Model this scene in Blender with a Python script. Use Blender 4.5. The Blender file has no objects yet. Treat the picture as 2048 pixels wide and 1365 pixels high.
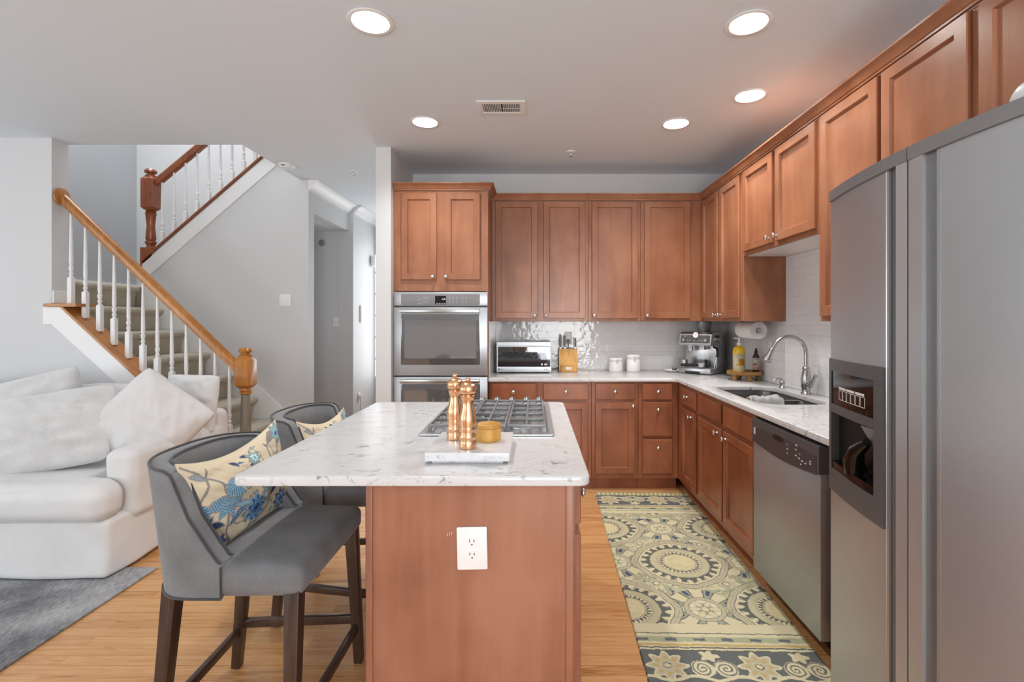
import bpy, bmesh, math, random
import numpy as np
from mathutils import Vector, Matrix, noise
PI = math.pi
R = math.radians
scene = bpy.context.scene
COL = scene.collection

# ------------------------------------------------------------------ camera
F = 970.0                      # focal length in pixels of the 2048 px frame
U0, V0 = 1068.0, 643.0         # where the line of sight meets the frame
EYE = 1.37
cam = bpy.data.cameras.new('camera')
cam.sensor_fit = 'HORIZONTAL'
cam.sensor_width = 36.0
cam.lens = F / 2048 * 36
cam.shift_x = (1024 - U0) / 2048
cam.shift_y = -(682.5 - V0) / 2048
cam.clip_start = 0.05
cam.clip_end = 200
camo = bpy.data.objects.new('camera', cam)
camo.location = (0, 0, EYE)
camo.rotation_euler = (R(90), 0, 0)
COL.objects.link(camo)
scene.camera = camo

# ------------------------------------------------------------------ light and exposure
scene.view_settings.view_transform = 'Standard'
scene.view_settings.look = 'None'
scene.view_settings.exposure = 0.34
scene.view_settings.gamma = 1.0
scene.view_settings.use_curve_mapping = False
scene.cycles.use_denoising = True
scene.cycles.max_bounces = 8
scene.cycles.diffuse_bounces = 5
scene.cycles.glossy_bounces = 4
scene.cycles.transmission_bounces = 6
scene.cycles.sample_clamp_indirect = 6.0
scene.cycles.caustics_reflective = False
scene.cycles.caustics_refractive = False
world = bpy.data.worlds.new('sky')
scene.world = world
world.use_nodes = True
bg = world.node_tree.nodes['Background']
bg.inputs['Color'].default_value = (0.93, 0.96, 1.0, 1)
bg.inputs['Strength'].default_value = 1.0

def area(name, loc, rot, sx, sy, power, color=(1, 1, 1)):
    l = bpy.data.lights.new(name, 'AREA')
    l.shape = 'RECTANGLE'
    l.size, l.size_y = sx, sy
    l.energy = power
    l.color = color
    o = bpy.data.objects.new(name, l)
    o.location = loc
    o.rotation_euler = rot
    COL.objects.link(o)
    return o
DAY = (0.955, 0.98, 1.0)
# lamps added as daylight from assumed, unseen openings behind the camera and at left
area('added_daylight_rear_left', (-4.25, -2.85, 1.4), (R(124), 0, 0), 1.8, 1.9, 34, DAY)
area('added_daylight_rear_right', (0.65, -2.85, 1.35), (R(124), 0, 0), 1.6, 2.0, 95, DAY)
area('added_daylight_side', (-5.75, 0.4, 1.3), (R(120), 0, R(-90)), 3.2, 2.2, 36, DAY)
# the hall's front window, and an unseen lamp added to brighten the stairwell
area('daylight_hall_window', (-1.68, 6.5, 1.5), (R(90), 0, R(180)), 0.7, 1.8, 9, DAY)
area('added_stairwell_lamp', (-3.6, 4.6, 5.0), (0, 0, 0), 1.2, 0.8, 38)

# ------------------------------------------------------------------ object helpers
def link(o):
    COL.objects.link(o)
    return o

def tag(o, label=None, cat=None, group=None, kind=None):
    if label: o['label'] = label
    if cat: o['category'] = cat
    if group: o['group'] = group
    if kind: o['kind'] = kind
    return o

def thing(name, label, cat, loc=(0, 0, 0), rz=0.0, group=None):
    o = bpy.data.objects.new(name, None)
    o.empty_display_size = 0.05
    o.location = loc
    o.rotation_euler = (0, 0, rz)
    link(o)
    return tag(o, label, cat, group)

class M:
    """collects shapes into one bmesh"""
    def __init__(s):
        s.b = bmesh.new()
    def _xf(s, vs, mat):
        if mat is not None:
            for v in vs: v.co = mat @ v.co
    def box(s, x0, x1, y0, y1, z0, z1, bev=0.0, seg=2, mat=None):
        r = bmesh.ops.create_cube(s.b, size=1.0)
        vs = r['verts']
        for v in vs:
            v.co = Vector(((x0 + x1) / 2 + v.co.x * (x1 - x0), (y0 + y1) / 2 + v.co.y * (y1 - y0), (z0 + z1) / 2 + v.co.z * (z1 - z0)))
        if bev > 0:
            es = list({e for v in vs for e in v.link_edges})
            rr = bmesh.ops.bevel(s.b, geom=es, offset=bev, segments=seg, profile=0.5, affect='EDGES')
            vs = list({v for f in rr['faces'] for v in f.verts} | {v for v in vs if v.is_valid})
        s._xf(vs, mat)
        return s
    def poly(s, pts, vec, mat=None):
        """extrude a closed planar polygon by a vector"""
        n = len(pts)
        v = Vector(vec)
        a = [s.b.verts.new(Vector(p)) for p in pts]
        c = [s.b.verts.new(Vector(p) + v) for p in pts]
        s.b.faces.new(a[::-1])
        s.b.faces.new(c)
        for i in range(n):
            j = (i + 1) % n
            s.b.faces.new((a[i], a[j], c[j], c[i]))
        s._xf(a + c, mat)
        return s
    def lathe(s, prof, seg=24, mat=None, c=(0, 0, 0), cap=True):
        """profile = [(radius, z)...] turned about z"""
        rings = []
        vs = []
        for r, z in prof:
            if r < 1e-6:
                v = s.b.verts.new((c[0], c[1], c[2] + z)); rings.append([v]); vs.append(v)
            else:
                ring = [s.b.verts.new((c[0] + r * math.cos(2 * PI * k / seg), c[1] + r * math.sin(2 * PI * k / seg), c[2] + z)) for k in range(seg)]
                rings.append(ring); vs += ring
        for a, d in zip(rings, rings[1:]):
            if len(a) == 1 and len(d) == 1: continue
            for k in range(seg):
                j = (k + 1) % seg
                if len(a) == 1: s.b.faces.new((a[0], d[j], d[k]))
                elif len(d) == 1: s.b.faces.new((a[k], a[j], d[0]))
                else: s.b.faces.new((a[k], a[j], d[j], d[k]))
        if cap:
            if len(rings[0]) > 1: s.b.faces.new(rings[0][::-1])
            if len(rings[-1]) > 1: s.b.faces.new(rings[-1])
        s._xf(vs, mat)
        return s
    def tube(s, pts, r, seg=12, closed=False, mat=None):
        pts = [Vector(p) for p in pts]
        n = len(pts)
        rr = r if hasattr(r, '__len__') else [r] * n
        rings = []
        t = None; up = None
        for i in range(n):
            if closed: d = (pts[(i + 1) % n] - pts[i - 1]).normalized()
            else: d = (pts[min(i + 1, n - 1)] - pts[max(i - 1, 0)]).normalized()
            if up is None:
                a = Vector((0, 0, 1)) if abs(d.z) < .9 else Vector((1, 0, 0))
                up = (a - a.dot(d) * d).normalized()
            else:
                up = (up - up.dot(d) * d).normalized()
            sd = d.cross(up)
            rings.append([s.b.verts.new(pts[i] + (up * math.cos(2 * PI * k / seg) + sd * math.sin(2 * PI * k / seg)) * rr[i]) for k in range(seg)])
        m = n if closed else n - 1
        for i in range(m):
            a, c = rings[i], rings[(i + 1) % n]
            for k in range(seg):
                j = (k + 1) % seg
                s.b.faces.new((a[k], a[j], c[j], c[k]))
        if not closed:
            s.b.faces.new(rings[0][::-1]); s.b.faces.new(rings[-1])
        s._xf([v for q in rings for v in q], mat)
        return s
    def sweep(s, prof, path, right, up, cap=True):
        """profile [(a,b)] swept along path; right/up = vectors per path point"""
        rings = []
        for p, rt, u in zip(path, right, up):
            rings.append([s.b.verts.new(Vector(p) + Vector(rt) * a + Vector(u) * c) for a, c in prof])
        n = len(prof)
        for A, B in zip(rings, rings[1:]):
            for k in range(n):
                j = (k + 1) % n
                s.b.faces.new((A[k], A[j], B[j], B[k]))
        if cap:
            s.b.faces.new(rings[0][::-1]); s.b.faces.new(rings[-1])
        return s
    def bar(s, p0, p1, w, h=None, w1=None, h1=None, bev=0, up=(0, 0, 1)):
        """rectangular bar between two points, tapering from w,h to w1,h1"""
        h = h or w; w1 = w1 or w; h1 = h1 or h
        p0, p1 = Vector(p0), Vector(p1)
        d = (p1 - p0).normalized()
        u = Vector(up)
        if abs(u.dot(d)) > .95: u = Vector((0, 1, 0))
        sd = d.cross(u).normalized(); u = sd.cross(d)
        vs = []
        for p, a, c in ((p0, w, h), (p1, w1, h1)):
            for x, y in ((-1, -1), (1, -1), (1, 1), (-1, 1)):
                vs.append(s.b.verts.new(p + sd * x * a / 2 + u * y * c / 2))
        q = vs
        for f in ((3, 2, 1, 0), (4, 5, 6, 7), (0, 1, 5, 4), (1, 2, 6, 5), (2, 3, 7, 6), (3, 0, 4, 7)):
            s.b.faces.new([q[i] for i in f])
        if bev:
            es = list({e for v in vs for e in v.link_edges})
            bmesh.ops.bevel(s.b, geom=es, offset=bev, segments=2, profile=.5, affect='EDGES')
        return s
    def soft(s, c, size, r=.04, puff=(0, 0, 0), n=20, amp=0.0, freq=3.0, seed=0, fn=None, mat=None):
        """rounded, puffed box for upholstery"""
        hx, hy, hz = size[0] / 2, size[1] / 2, size[2] / 2
        half = Vector((hx, hy, hz))
        r = min(r, hx * .999, hy * .999, hz * .999)
        new = []
        for ax in range(3):
            for sg in (-1, 1):
                g = []
                for i in range(n + 1):
                    row = []
                    for j in range(n + 1):
                        a = math.sin(((i / n) * 2 - 1) * PI / 2 * .82) / math.sin(PI / 2 * .82)
                        b2 = math.sin(((j / n) * 2 - 1) * PI / 2 * .82) / math.sin(PI / 2 * .82)
                        p = [0, 0, 0]
                        p[ax] = sg; p[(ax + 1) % 3] = a; p[(ax + 2) % 3] = b2
                        u = Vector(p)
                        q = Vector((u.x * hx, u.y * hy, u.z * hz))
                        core = Vector([max(-(half[k] - r), min(half[k] - r, q[k])) for k in range(3)])
                        d = q - core
                        if d.length > 1e-9: q = core + d.normalized() * r
                        nx = [u.x, u.y, u.z]
                        q2 = q.copy()
                        for k in range(3):
                            if puff[k]:
                                o1, o2 = nx[(k + 1) % 3], nx[(k + 2) % 3]
                                q2[k] += (q[k] / half[k]) * puff[k] * max(0, 1 - o1 * o1) ** .6 * max(0, 1 - o2 * o2) ** .6
                        if fn: q2 = fn(q2, u)
                        if amp:
                            w = (q2 + Vector(c)) * freq + Vector((seed * 7.3, seed * 3.1, 0))
                            dv = noise.noise_vector(w) * amp + noise.noise_vector(w * 2.7) * amp * .35
                            q2 = q2 + dv
                        v = s.b.verts.new(q2 + Vector(c))
                        row.append(v); new.append(v)
                    g.append(row)
                for i in range(n):
                    for j in range(n):
                        f = (g[i][j], g[i + 1][j], g[i + 1][j + 1], g[i][j + 1])
                        s.b.faces.new(f if sg > 0 else f[::-1])
        s._xf(new, mat)
        bmesh.ops.remove_doubles(s.b, verts=new, dist=1e-5)
        return s
    def obj(s, name, mat=None, parent=None, smooth=35, loc=None, rot=None, recalc=True):
        if recalc: bmesh.ops.recalc_face_normals(s.b, faces=s.b.faces[:])
        me = bpy.data.meshes.new(name)
        s.b.to_mesh(me); s.b.free()
        if smooth:
            me.shade_smooth()
            if smooth < 180: me.set_sharp_from_angle(angle=R(smooth))
        if mat is not None:
            for m in (mat if isinstance(mat, (list, tuple)) else [mat]): me.materials.append(m)
        o = bpy.data.objects.new(name, me)
        link(o)
        if parent is not None: o.parent = parent
        if loc is not None: o.location = loc
        if rot is not None: o.rotation_euler = rot
        return o

def copy_tree(o, parent=None):
    c = o.copy(); COL.objects.link(c)
    if parent is not None: c.parent = parent
    for ch in [x for x in bpy.data.objects if x.parent == o and x != c]:
        copy_tree(ch, c)
    return c

def text_obj(name, body, size, mat, parent, loc, rot, extrude=.0004, align='CENTER'):
    cu = bpy.data.curves.new(name, 'FONT')
    cu.body = body; cu.size = size; cu.extrude = extrude
    cu.align_x = align; cu.align_y = 'CENTER'
    cu.resolution_u = 3
    t = bpy.data.objects.new(name + '_c', cu)
    COL.objects.link(t)
    dg = bpy.context.evaluated_depsgraph_get()
    me = bpy.data.meshes.new_from_object(t.evaluated_get(dg))
    bpy.data.objects.remove(t); bpy.data.curves.remove(cu)
    me.materials.clear(); me.materials.append(mat)
    o = bpy.data.objects.new(name, me); link(o)
    o.parent = parent; o.location = loc; o.rotation_euler = rot
    return o

# ------------------------------------------------------------------ materials
def S(r, g, b):
    f = lambda c: ((c / 255 + .055) / 1.055) ** 2.4 if c / 255 > .04045 else c / 255 / 12.92
    return (f(r), f(g), f(b), 1.0)

class N:
    def __init__(s, name):
        s.m = bpy.data.materials.new(name); s.m.use_nodes = True
        s.t = s.m.node_tree; s.n = s.t.nodes
        s.p = s.n['Principled BSDF']
    def add(s, typ, ins=None, **kw):
        n = s.n.new(typ)
        for k, v in kw.items(): setattr(n, k, v)
        for k, v in (ins or {}).items():
            if isinstance(v, bpy.types.NodeSocket): s.t.links.new(v, n.inputs[k])
            else: n.inputs[k].default_value = v
        return n
    def set(s, **kw):
        for k, v in kw.items():
            k = k.replace('_', ' ')
            if isinstance(v, bpy.types.NodeSocket): s.t.links.new(v, s.p.inputs[k])
            else: s.p.inputs[k].default_value = v
        return s
    def coord(s, scale=(1, 1, 1), out='Object', rot=(0, 0, 0)):
        c = s.add('ShaderNodeTexCoord')
        mp = s.add('ShaderNodeMapping', {'Vector': c.outputs[out], 'Scale': scale, 'Rotation': rot})
        return mp.outputs[0]
    def ramp(s, fac, stops):
        r = s.add('ShaderNodeValToRGB', {'Fac': fac})
        e = r.color_ramp.elements
        while len(e) < len(stops): e.new(.5)
        for el, (p, c) in zip(e, stops): el.position = p; el.color = c
        return r.outputs[0]
    def bump(s, h, strength=.1, dist=.002):
        b = s.add('ShaderNodeBump', {'Height': h, 'Strength': strength, 'Distance': dist})
        s.t.links.new(b.outputs[0], s.p.inputs['Normal'])
        return s

def flat(name, col, rough=.5, metal=0.0, **kw):
    return N(name).set(Base_Color=col, Roughness=rough, Metallic=metal, **kw).m

def painted(name, col, rough=.6, amt=.02):
    a = N(name)
    n = a.add('ShaderNodeTexNoise', {'Vector': a.coord((3, 3, 3)), 'Scale': 60.0, 'Detail': 3.0})
    a.set(Base_Color=col, Roughness=rough)
    a.bump(n.outputs[0], .04, .001)
    return a.m

def wood(name, c1, c2, c3, rough=.35, stretch=(14, 14, 1.1), seed=0, coat=0.0, blotch=.5):
    """stained timber, grain along local z by default"""
    a = N(name)
    oi = a.add('ShaderNodeObjectInfo')
    tc = a.add('ShaderNodeTexCoord')
    off = a.add('ShaderNodeVectorMath', {0: oi.outputs['Random'], 1: (31.0, 17.0, 23.0)}, operation='MULTIPLY')
    ad = a.add('ShaderNodeVectorMath', {0: tc.outputs['Object'], 1: off.outputs[0]}, operation='ADD')
    mp = a.add('ShaderNodeMapping', {'Vector': ad.outputs[0], 'Scale': stretch})
    n1 = a.add('ShaderNodeTexNoise', {'Vector': mp.outputs[0], 'Scale': 1.6, 'Detail': 6.0, 'Roughness': .6, 'Distortion': .6})
    n2 = a.add('ShaderNodeTexNoise', {'Vector': ad.outputs[0], 'Scale': 3.5, 'Detail': 3.0})
    mp3 = a.add('ShaderNodeMapping', {'Vector': ad.outputs[0], 'Scale': tuple(q * 6 for q in stretch)})
    n3 = a.add('ShaderNodeTexNoise', {'Vector': mp3.outputs[0], 'Scale': 3.0, 'Detail': 3.0})
    mx = a.add('ShaderNodeMath', {0: n1.outputs[0], 1: n2.outputs[0]}, operation='ADD')
    mh = a.add('ShaderNodeMath', {0: mx.outputs[0], 1: .5}, operation='MULTIPLY')
    m3 = a.add('ShaderNodeMath', {0: n3.outputs[0], 1: .09}, operation='MULTIPLY')
    m4 = a.add('ShaderNodeMath', {0: mh.outputs[0], 1: m3.outputs[0]}, operation='ADD')
    col = a.ramp(m4.outputs[0], [(.38, c1), (.54, c2), (.70, c3)])
    a.set(Base_Color=col, Roughness=rough, Coat_Weight=coat, Coat_Roughness=.2)
    a.bump(n3.outputs[0], .05, .0005)
    return a.m

MAT = {}
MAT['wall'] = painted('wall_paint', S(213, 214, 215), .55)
MAT['wall_shaded'] = painted('shaded_wall_paint', S(176, 178, 182), .6)  # wall paint darkened to carry the shade on the stairwell's left side
MAT['ceiling'] = painted('ceiling_paint', S(226, 234, 241), .7)
MAT['trim'] = flat('trim_paint', S(236, 236, 236), .35)
MAT['white_gloss'] = flat('white_gloss', S(240, 240, 240), .25)
MAT['white_plastic'] = flat('white_plastic', S(238, 238, 238), .35)
MAT['cab'] = wood('upper_cabinet_maple', S(136, 84, 56), S(156, 102, 72), S(170, 117, 86), .34, stretch=(5, 5, .7), coat=.15)
MAT['cab_low'] = wood('base_cabinet_maple', S(120, 68, 42), S(146, 86, 57), S(162, 102, 70), .34, stretch=(5, 5, .7), coat=.15)
MAT['cab_island'] = wood('island_panel_maple', S(132, 84, 64), S(154, 103, 80), S(168, 118, 95), .4, stretch=(6, 6, .5))
MAT['cab_dark'] = flat('cabinet_shadow_line', S(92, 46, 26), .5)
MAT['oak'] = wood('golden_oak', S(146, 88, 28), S(176, 114, 44), S(196, 134, 62), .3, stretch=(30, 30, 3), coat=.3)
MAT['oak_dark'] = wood('reddish_oak', S(112, 54, 24), S(146, 76, 38), S(164, 92, 50), .3, stretch=(30, 30, 3), coat=.3)
MAT['oak_cap'] = wood('cap_oak', S(150, 92, 36), S(178, 116, 52), S(190, 132, 70), .35, stretch=(3, 30, 3), coat=.2)
MAT['espresso'] = wood('espresso_wood', S(48, 34, 28), S(66, 48, 40), S(84, 62, 52), .3, stretch=(30, 30, 3), coat=.2)
MAT['acacia'] = wood('acacia_wood', S(176, 122, 44), S(206, 152, 70), S(222, 176, 100), .45, stretch=(20, 20, 3))
MAT['tray_wood'] = wood('tray_wood', S(124, 84, 34), S(168, 124, 60), S(190, 148, 86), .5, stretch=(5, 40, 40))
MAT['chrome'] = flat('chrome', S(225, 228, 232), .15, 1.0)
MAT['nickel'] = flat('brushed_nickel', S(190, 190, 188), .25, 1.0)
MAT['black'] = flat('black_plastic', S(24, 24, 25), .35)
MAT['black_gloss'] = flat('black_glass', S(16, 16, 18), .06)
MAT['dark_grey'] = flat('dark_grey_plastic', S(84, 84, 86), .4)
MAT['mid_grey'] = flat('grey_plastic', S(128, 128, 130), .4)
MAT['iron'] = flat('cast_iron', S(132, 132, 134), .42, .35)
MAT['taupe'] = wood('weathered_taupe', S(112, 106, 94), S(132, 125, 112), S(150, 143, 130), .6, stretch=(30, 30, 3))
MAT['mirror_glass'] = flat('oven_door_glass', S(120, 120, 122), .05, .6)
MAT['mirror_dark'] = flat('toaster_door_glass', S(92, 92, 95), .03, .75)
MAT['glass'] = flat('clear_plastic', S(235, 238, 240), .05, Transmission_Weight=1.0, IOR=1.3)
MAT['ceramic'] = flat('white_ceramic', S(240, 240, 238), .12)
MAT['steel_mark'] = flat('white_print', S(220, 220, 220), .5)
MAT['dark_mark'] = flat('dark_print', S(60, 60, 62), .5)

def steel(name, col, rough, stretch, bump=.03, metal=1.0):
    a = N(name)
    n = a.add('ShaderNodeTexNoise', {'Vector': a.coord(stretch), 'Scale': 4.0, 'Detail': 4.0})
    rr = a.add('ShaderNodeMapRange', {'Value': n.outputs[0], 'To Min': rough * .8, 'To Max': rough * 1.25})
    n2 = a.add('ShaderNodeTexNoise', {'Vector': a.coord((1.2, 1.2, 1.2)), 'Scale': 2.0, 'Detail': 2.0})
    a.set(Base_Color=col, Roughness=rr.outputs[0], Metallic=metal)
    b1 = a.add('ShaderNodeBump', {'Height': n.outputs[0], 'Strength': bump, 'Distance': .001})
    b2 = a.add('ShaderNodeBump', {'Height': n2.outputs[0], 'Strength': .12, 'Distance': .01, 'Normal': b1.outputs[0]})
    a.t.links.new(b2.outputs[0], a.p.inputs['Normal'])
    return a.m
MAT['steel'] = steel('brushed_steel_horizontal', S(186, 190, 194), .36, (2, 2, 120), metal=.72)
MAT['steel_v'] = steel('brushed_steel_vertical', S(192, 193, 195), .28, (90, 90, 1))
MAT['steel_dw'] = steel('dishwasher_steel', S(176, 180, 184), .4, (2, 40, 40), metal=.7)
MAT['steel_sink'] = steel('sink_steel', S(170, 170, 170), .22, (3, 3, 3))
MAT['fridge_strip'] = steel('fridge_strip_steel', S(196, 199, 202), .35, (60, 60, 1), metal=.7)
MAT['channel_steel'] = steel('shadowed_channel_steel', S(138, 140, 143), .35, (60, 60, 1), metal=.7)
MAT['copper'] = steel('brushed_copper', S(238, 188, 146), .25, (60, 60, 1), .05)

def marble(name, base=S(212, 213, 214), dark=S(140, 142, 146), sc=1.0):
    a = N(name)
    v = a.coord((sc, sc, sc))
    warp = a.add('ShaderNodeTexNoise', {'Vector': v, 'Scale': 2.2, 'Detail': 4.0})
    wv = a.add('ShaderNodeVectorMath', {0: warp.outputs['Color'], 1: (.5, .5, .5)}, operation='MULTIPLY')
    av = a.add('ShaderNodeVectorMath', {0: v, 1: wv.outputs[0]}, operation='ADD')
    mp = a.add('ShaderNodeMapping', {'Vector': av.outputs[0], 'Scale': (3.2, 8.0, 6.0), 'Rotation': (0, 0, .55)})
    n1 = a.add('ShaderNodeTexNoise', {'Vector': mp.outputs[0], 'Scale': 4.5, 'Detail': 7.0, 'Roughness': .72, 'Distortion': .4})
    n2 = a.add('ShaderNodeTexNoise', {'Vector': v, 'Scale': 3.0, 'Detail': 2.0})
    f1 = a.add('ShaderNodeMapRange', {'Value': n1.outputs[0], 'From Min': .56, 'From Max': .66})
    f2 = a.add('ShaderNodeMapRange', {'Value': n2.outputs[0], 'From Min': .36, 'From Max': .58})
    mm = a.add('ShaderNodeMath', {0: f1.outputs[0], 1: f2.outputs[0]}, operation='MULTIPLY')
    # long faint veins
    w = a.add('ShaderNodeTexNoise', {'Vector': mp.outputs[0], 'Scale': .8, 'Detail': 5.0, 'Roughness': .6})
    ab = a.add('ShaderNodeMath', {0: w.outputs[0], 1: .5}, operation='SUBTRACT')
    ab2 = a.add('ShaderNodeMath', {0: ab.outputs[0]}, operation='ABSOLUTE')
    f3 = a.add('ShaderNodeMapRange', {'Value': ab2.outputs[0], 'From Min': .0, 'From Max': .012, 'To Min': .3, 'To Max': 0.0})
    mx = a.add('ShaderNodeMath', {0: mm.outputs[0], 1: f3.outputs[0]}, operation='MAXIMUM')
    mix = a.add('ShaderNodeMix', {0: mx.outputs[0], 6: base, 7: dark}, data_type='RGBA')
    a.set(Base_Color=mix.outputs[2], Roughness=.16, Specular_IOR_Level=.4)
    return a.m
MAT['marble'] = marble('marble_countertop')
MAT['marble_board'] = marble('marble_board_stone', S(218, 218, 220), S(150, 152, 158), 1.7)

def tile(name, axis):
    a = N(name)
    tc = a.add('ShaderNodeTexCoord')
    sp = a.add('ShaderNodeSeparateXYZ', {0: tc.outputs['Object']})
    cb = a.add('ShaderNodeCombineXYZ', {0: sp.outputs[0 if axis == 'x' else 1], 1: sp.outputs[2]})
    br = a.add('ShaderNodeTexBrick', {'Vector': cb.outputs[0], 'Color1': S(222, 223, 224), 'Color2': S(228, 229, 230), 'Mortar': S(206, 206, 206),
                                      'Scale': 1.0, 'Mortar Size': .0012, 'Mortar Smooth': .3, 'Brick Width': .15, 'Row Height': .064})
    nz = a.add('ShaderNodeTexNoise', {'Vector': cb.outputs[0], 'Scale': 22.0, 'Detail': 1.5})
    inv = a.add('ShaderNodeMath', {0: 1.0, 1: br.outputs['Fac']}, operation='SUBTRACT')
    b1 = a.add('ShaderNodeBump', {'Height': inv.outputs[0], 'Strength': .35, 'Distance': .002})
    b2 = a.add('ShaderNodeBump', {'Height': nz.outputs[0], 'Strength': .35, 'Distance': .006, 'Normal': b1.outputs[0]})
    a.set(Base_Color=br.outputs[0], Roughness=.1)
    a.t.links.new(b2.outputs[0], a.p.inputs['Normal'])
    return a.m
MAT['tile_x'] = tile('subway_tile_back', 'x')
MAT['tile_y'] = tile('subway_tile_side', 'y')

def floor_mat():
    a = N('oak_strip_floor')
    tc = a.add('ShaderNodeTexCoord')
    br = a.add('ShaderNodeTexBrick', {'Vector': tc.outputs['Object'], 'Color1': (0, 0, 0, 1), 'Color2': (1, 1, 1, 1), 'Mortar': (.5, .5, .5, 1), 'Scale': 1.0,
                                      'Mortar Size': .0008, 'Mortar Smooth': .2, 'Bias': 0.0, 'Brick Width': .95, 'Row Height': .0585}, offset=.37, offset_frequency=2)
    sp = a.add('ShaderNodeSeparateXYZ', {0: tc.outputs['Object']})
    row = a.add('ShaderNodeMath', {0: sp.outputs[1], 1: .0585}, operation='DIVIDE')
    rf = a.add('ShaderNodeMath', {0: row.outputs[0]}, operation='FLOOR')
    off = a.add('ShaderNodeMath', {0: rf.outputs[0], 1: 3.7}, operation='MULTIPLY')
    sx = a.add('ShaderNodeMath', {0: sp.outputs[0], 1: off.outputs[0]}, operation='ADD')
    cb = a.add('ShaderNodeCombineXYZ', {0: sx.outputs[0], 1: sp.outputs[1], 2: br.outputs[0]})
    mp = a.add('ShaderNodeMapping', {'Vector': cb.outputs[0], 'Scale': (1.6, 26, 5)})
    n1 = a.add('ShaderNodeTexNoise', {'Vector': mp.outputs[0], 'Scale': 2.2, 'Detail': 7.0, 'Roughness': .62, 'Distortion': 1.3})
    mp2 = a.add('ShaderNodeMapping', {'Vector': cb.outputs[0], 'Scale': (6, 160, 5)})
    n2 = a.add('ShaderNodeTexNoise', {'Vector': mp2.outputs[0], 'Scale': 2.0, 'Detail': 3.0})
    m1 = a.add('ShaderNodeMath', {0: br.outputs[0], 1: .16}, operation='MULTIPLY')
    m2 = a.add('ShaderNodeMath', {0: n1.outputs[0], 1: .75}, operation='MULTIPLY')
    m3 = a.add('ShaderNodeMath', {0: n2.outputs[0], 1: .15}, operation='MULTIPLY')
    s1 = a.add('ShaderNodeMath', {0: m1.outputs[0], 1: m2.outputs[0]}, operation='ADD')
    s2 = a.add('ShaderNodeMath', {0: s1.outputs[0], 1: m3.outputs[0]}, operation='ADD')
    col = a.ramp(s2.outputs[0], [(.33, S(160, 104, 58)), (.44, S(196, 142, 90)), (.56, S(208, 157, 104)), (.72, S(214, 168, 118))])
    mor = a.add('ShaderNodeMix', {0: br.outputs['Fac'], 6: col, 7: S(140, 88, 48)}, data_type='RGBA')
    a.set(Base_Color=mor.outputs[2], Roughness=.27, Coat_Weight=.15, Coat_Roughness=.15)
    inv = a.add('ShaderNodeMath', {0: 1.0, 1: br.outputs['Fac']}, operation='SUBTRACT')
    a.bump(inv.outputs[0], .2, .001)
    return a.m
MAT['floor'] = floor_mat()

def fabric(name, c1, c2, scale=900, rough=.9, bump=.25, sheen=.2):
    a = N(name)
    v = a.coord((1, 1, 1))
    n1 = a.add('ShaderNodeTexNoise', {'Vector': v, 'Scale': float(scale), 'Detail': 2.0})
    n2 = a.add('ShaderNodeTexNoise', {'Vector': v, 'Scale': 9.0, 'Detail': 4.0})
    s = a.add('ShaderNodeMath', {0: n1.outputs[0], 1: n2.outputs[0]}, operation='ADD')
    h = a.add('ShaderNodeMath', {0: s.outputs[0], 1: .5}, operation='MULTIPLY')
    a.set(Base_Color=a.ramp(h.outputs[0], [(.35, c1), (.65, c2)]), Roughness=rough, Sheen_Weight=sheen)
    a.bump(n1.outputs[0], bump, .001)
    return a.m
MAT['stool_fabric'] = fabric('charcoal_linen', S(98, 99, 102), S(128, 129, 132), 500)
MAT['piping'] = fabric('charcoal_piping', S(54, 54, 56), S(70, 70, 72), 900)
MAT['slip'] = fabric('white_slipcover', S(212, 212, 212), S(222, 222, 222), 700, bump=.1)
MAT['carpet'] = fabric('stair_carpet', S(168, 160, 142), S(190, 182, 164), 420, bump=.6)
MAT['fur'] = fabric('plush_throw', S(198, 198, 198), S(216, 216, 216), 160, bump=.8, sheen=.6)

def grey_rug():
    a = N('grey_rug')
    n1 = a.add('ShaderNodeTexNoise', {'Vector': a.coord((60, 14, 1), rot=(0, 0, .5)), 'Scale': 2.0, 'Detail': 6.0, 'Roughness': .75})
    n2 = a.add('ShaderNodeTexNoise', {'Vector': a.coord((1, 1, 1)), 'Scale': 3.0, 'Detail': 4.0})
    s = a.add('ShaderNodeMath', {0: n1.outputs[0], 1: n2.outputs[0]}, operation='ADD')
    h = a.add('ShaderNodeMath', {0: s.outputs[0], 1: .5}, operation='MULTIPLY')
    a.set(Base_Color=a.ramp(h.outputs[0], [(.38, S(84, 86, 90)), (.5, S(138, 140, 144)), (.62, S(186, 188, 190))]), Roughness=.95)
    a.bump(n1.outputs[0], .5, .003)
    return a.m
MAT['grey_rug'] = grey_rug()

def vcol(name, rough=.9, bump=.3, scale=500):
    a = N(name)
    at = a.add('ShaderNodeAttribute', attribute_name='Col')
    n1 = a.add('ShaderNodeTexNoise', {'Vector': a.coord((1, 1, 1)), 'Scale': float(scale), 'Detail': 2.0})
    mr = a.add('ShaderNodeMapRange', {'Value': n1.outputs[0], 'To Min': .86, 'To Max': 1.14})
    mu = a.add('ShaderNodeVectorMath', {0: at.outputs['Color'], 1: mr.outputs[0]}, operation='MULTIPLY')
    a.set(Base_Color=mu.outputs[0], Roughness=rough)
    a.bump(n1.outputs[0], bump, .001)
    return a.m
MAT['rug'] = vcol('tufted_wool')
MAT['floral'] = vcol('printed_cotton', .8, .15, 800)

def emit(name, col, strength):
    a = N(name)
    a.set(Base_Color=(0, 0, 0, 1), Emission_Color=col, Emission_Strength=strength)
    return a.m
MAT['lamp'] = emit('lamp_diffuser', (1, .96, .84, 1), 2.0)
MAT['display'] = emit('display_digits', (1, 1, 1, 1), .9)
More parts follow.
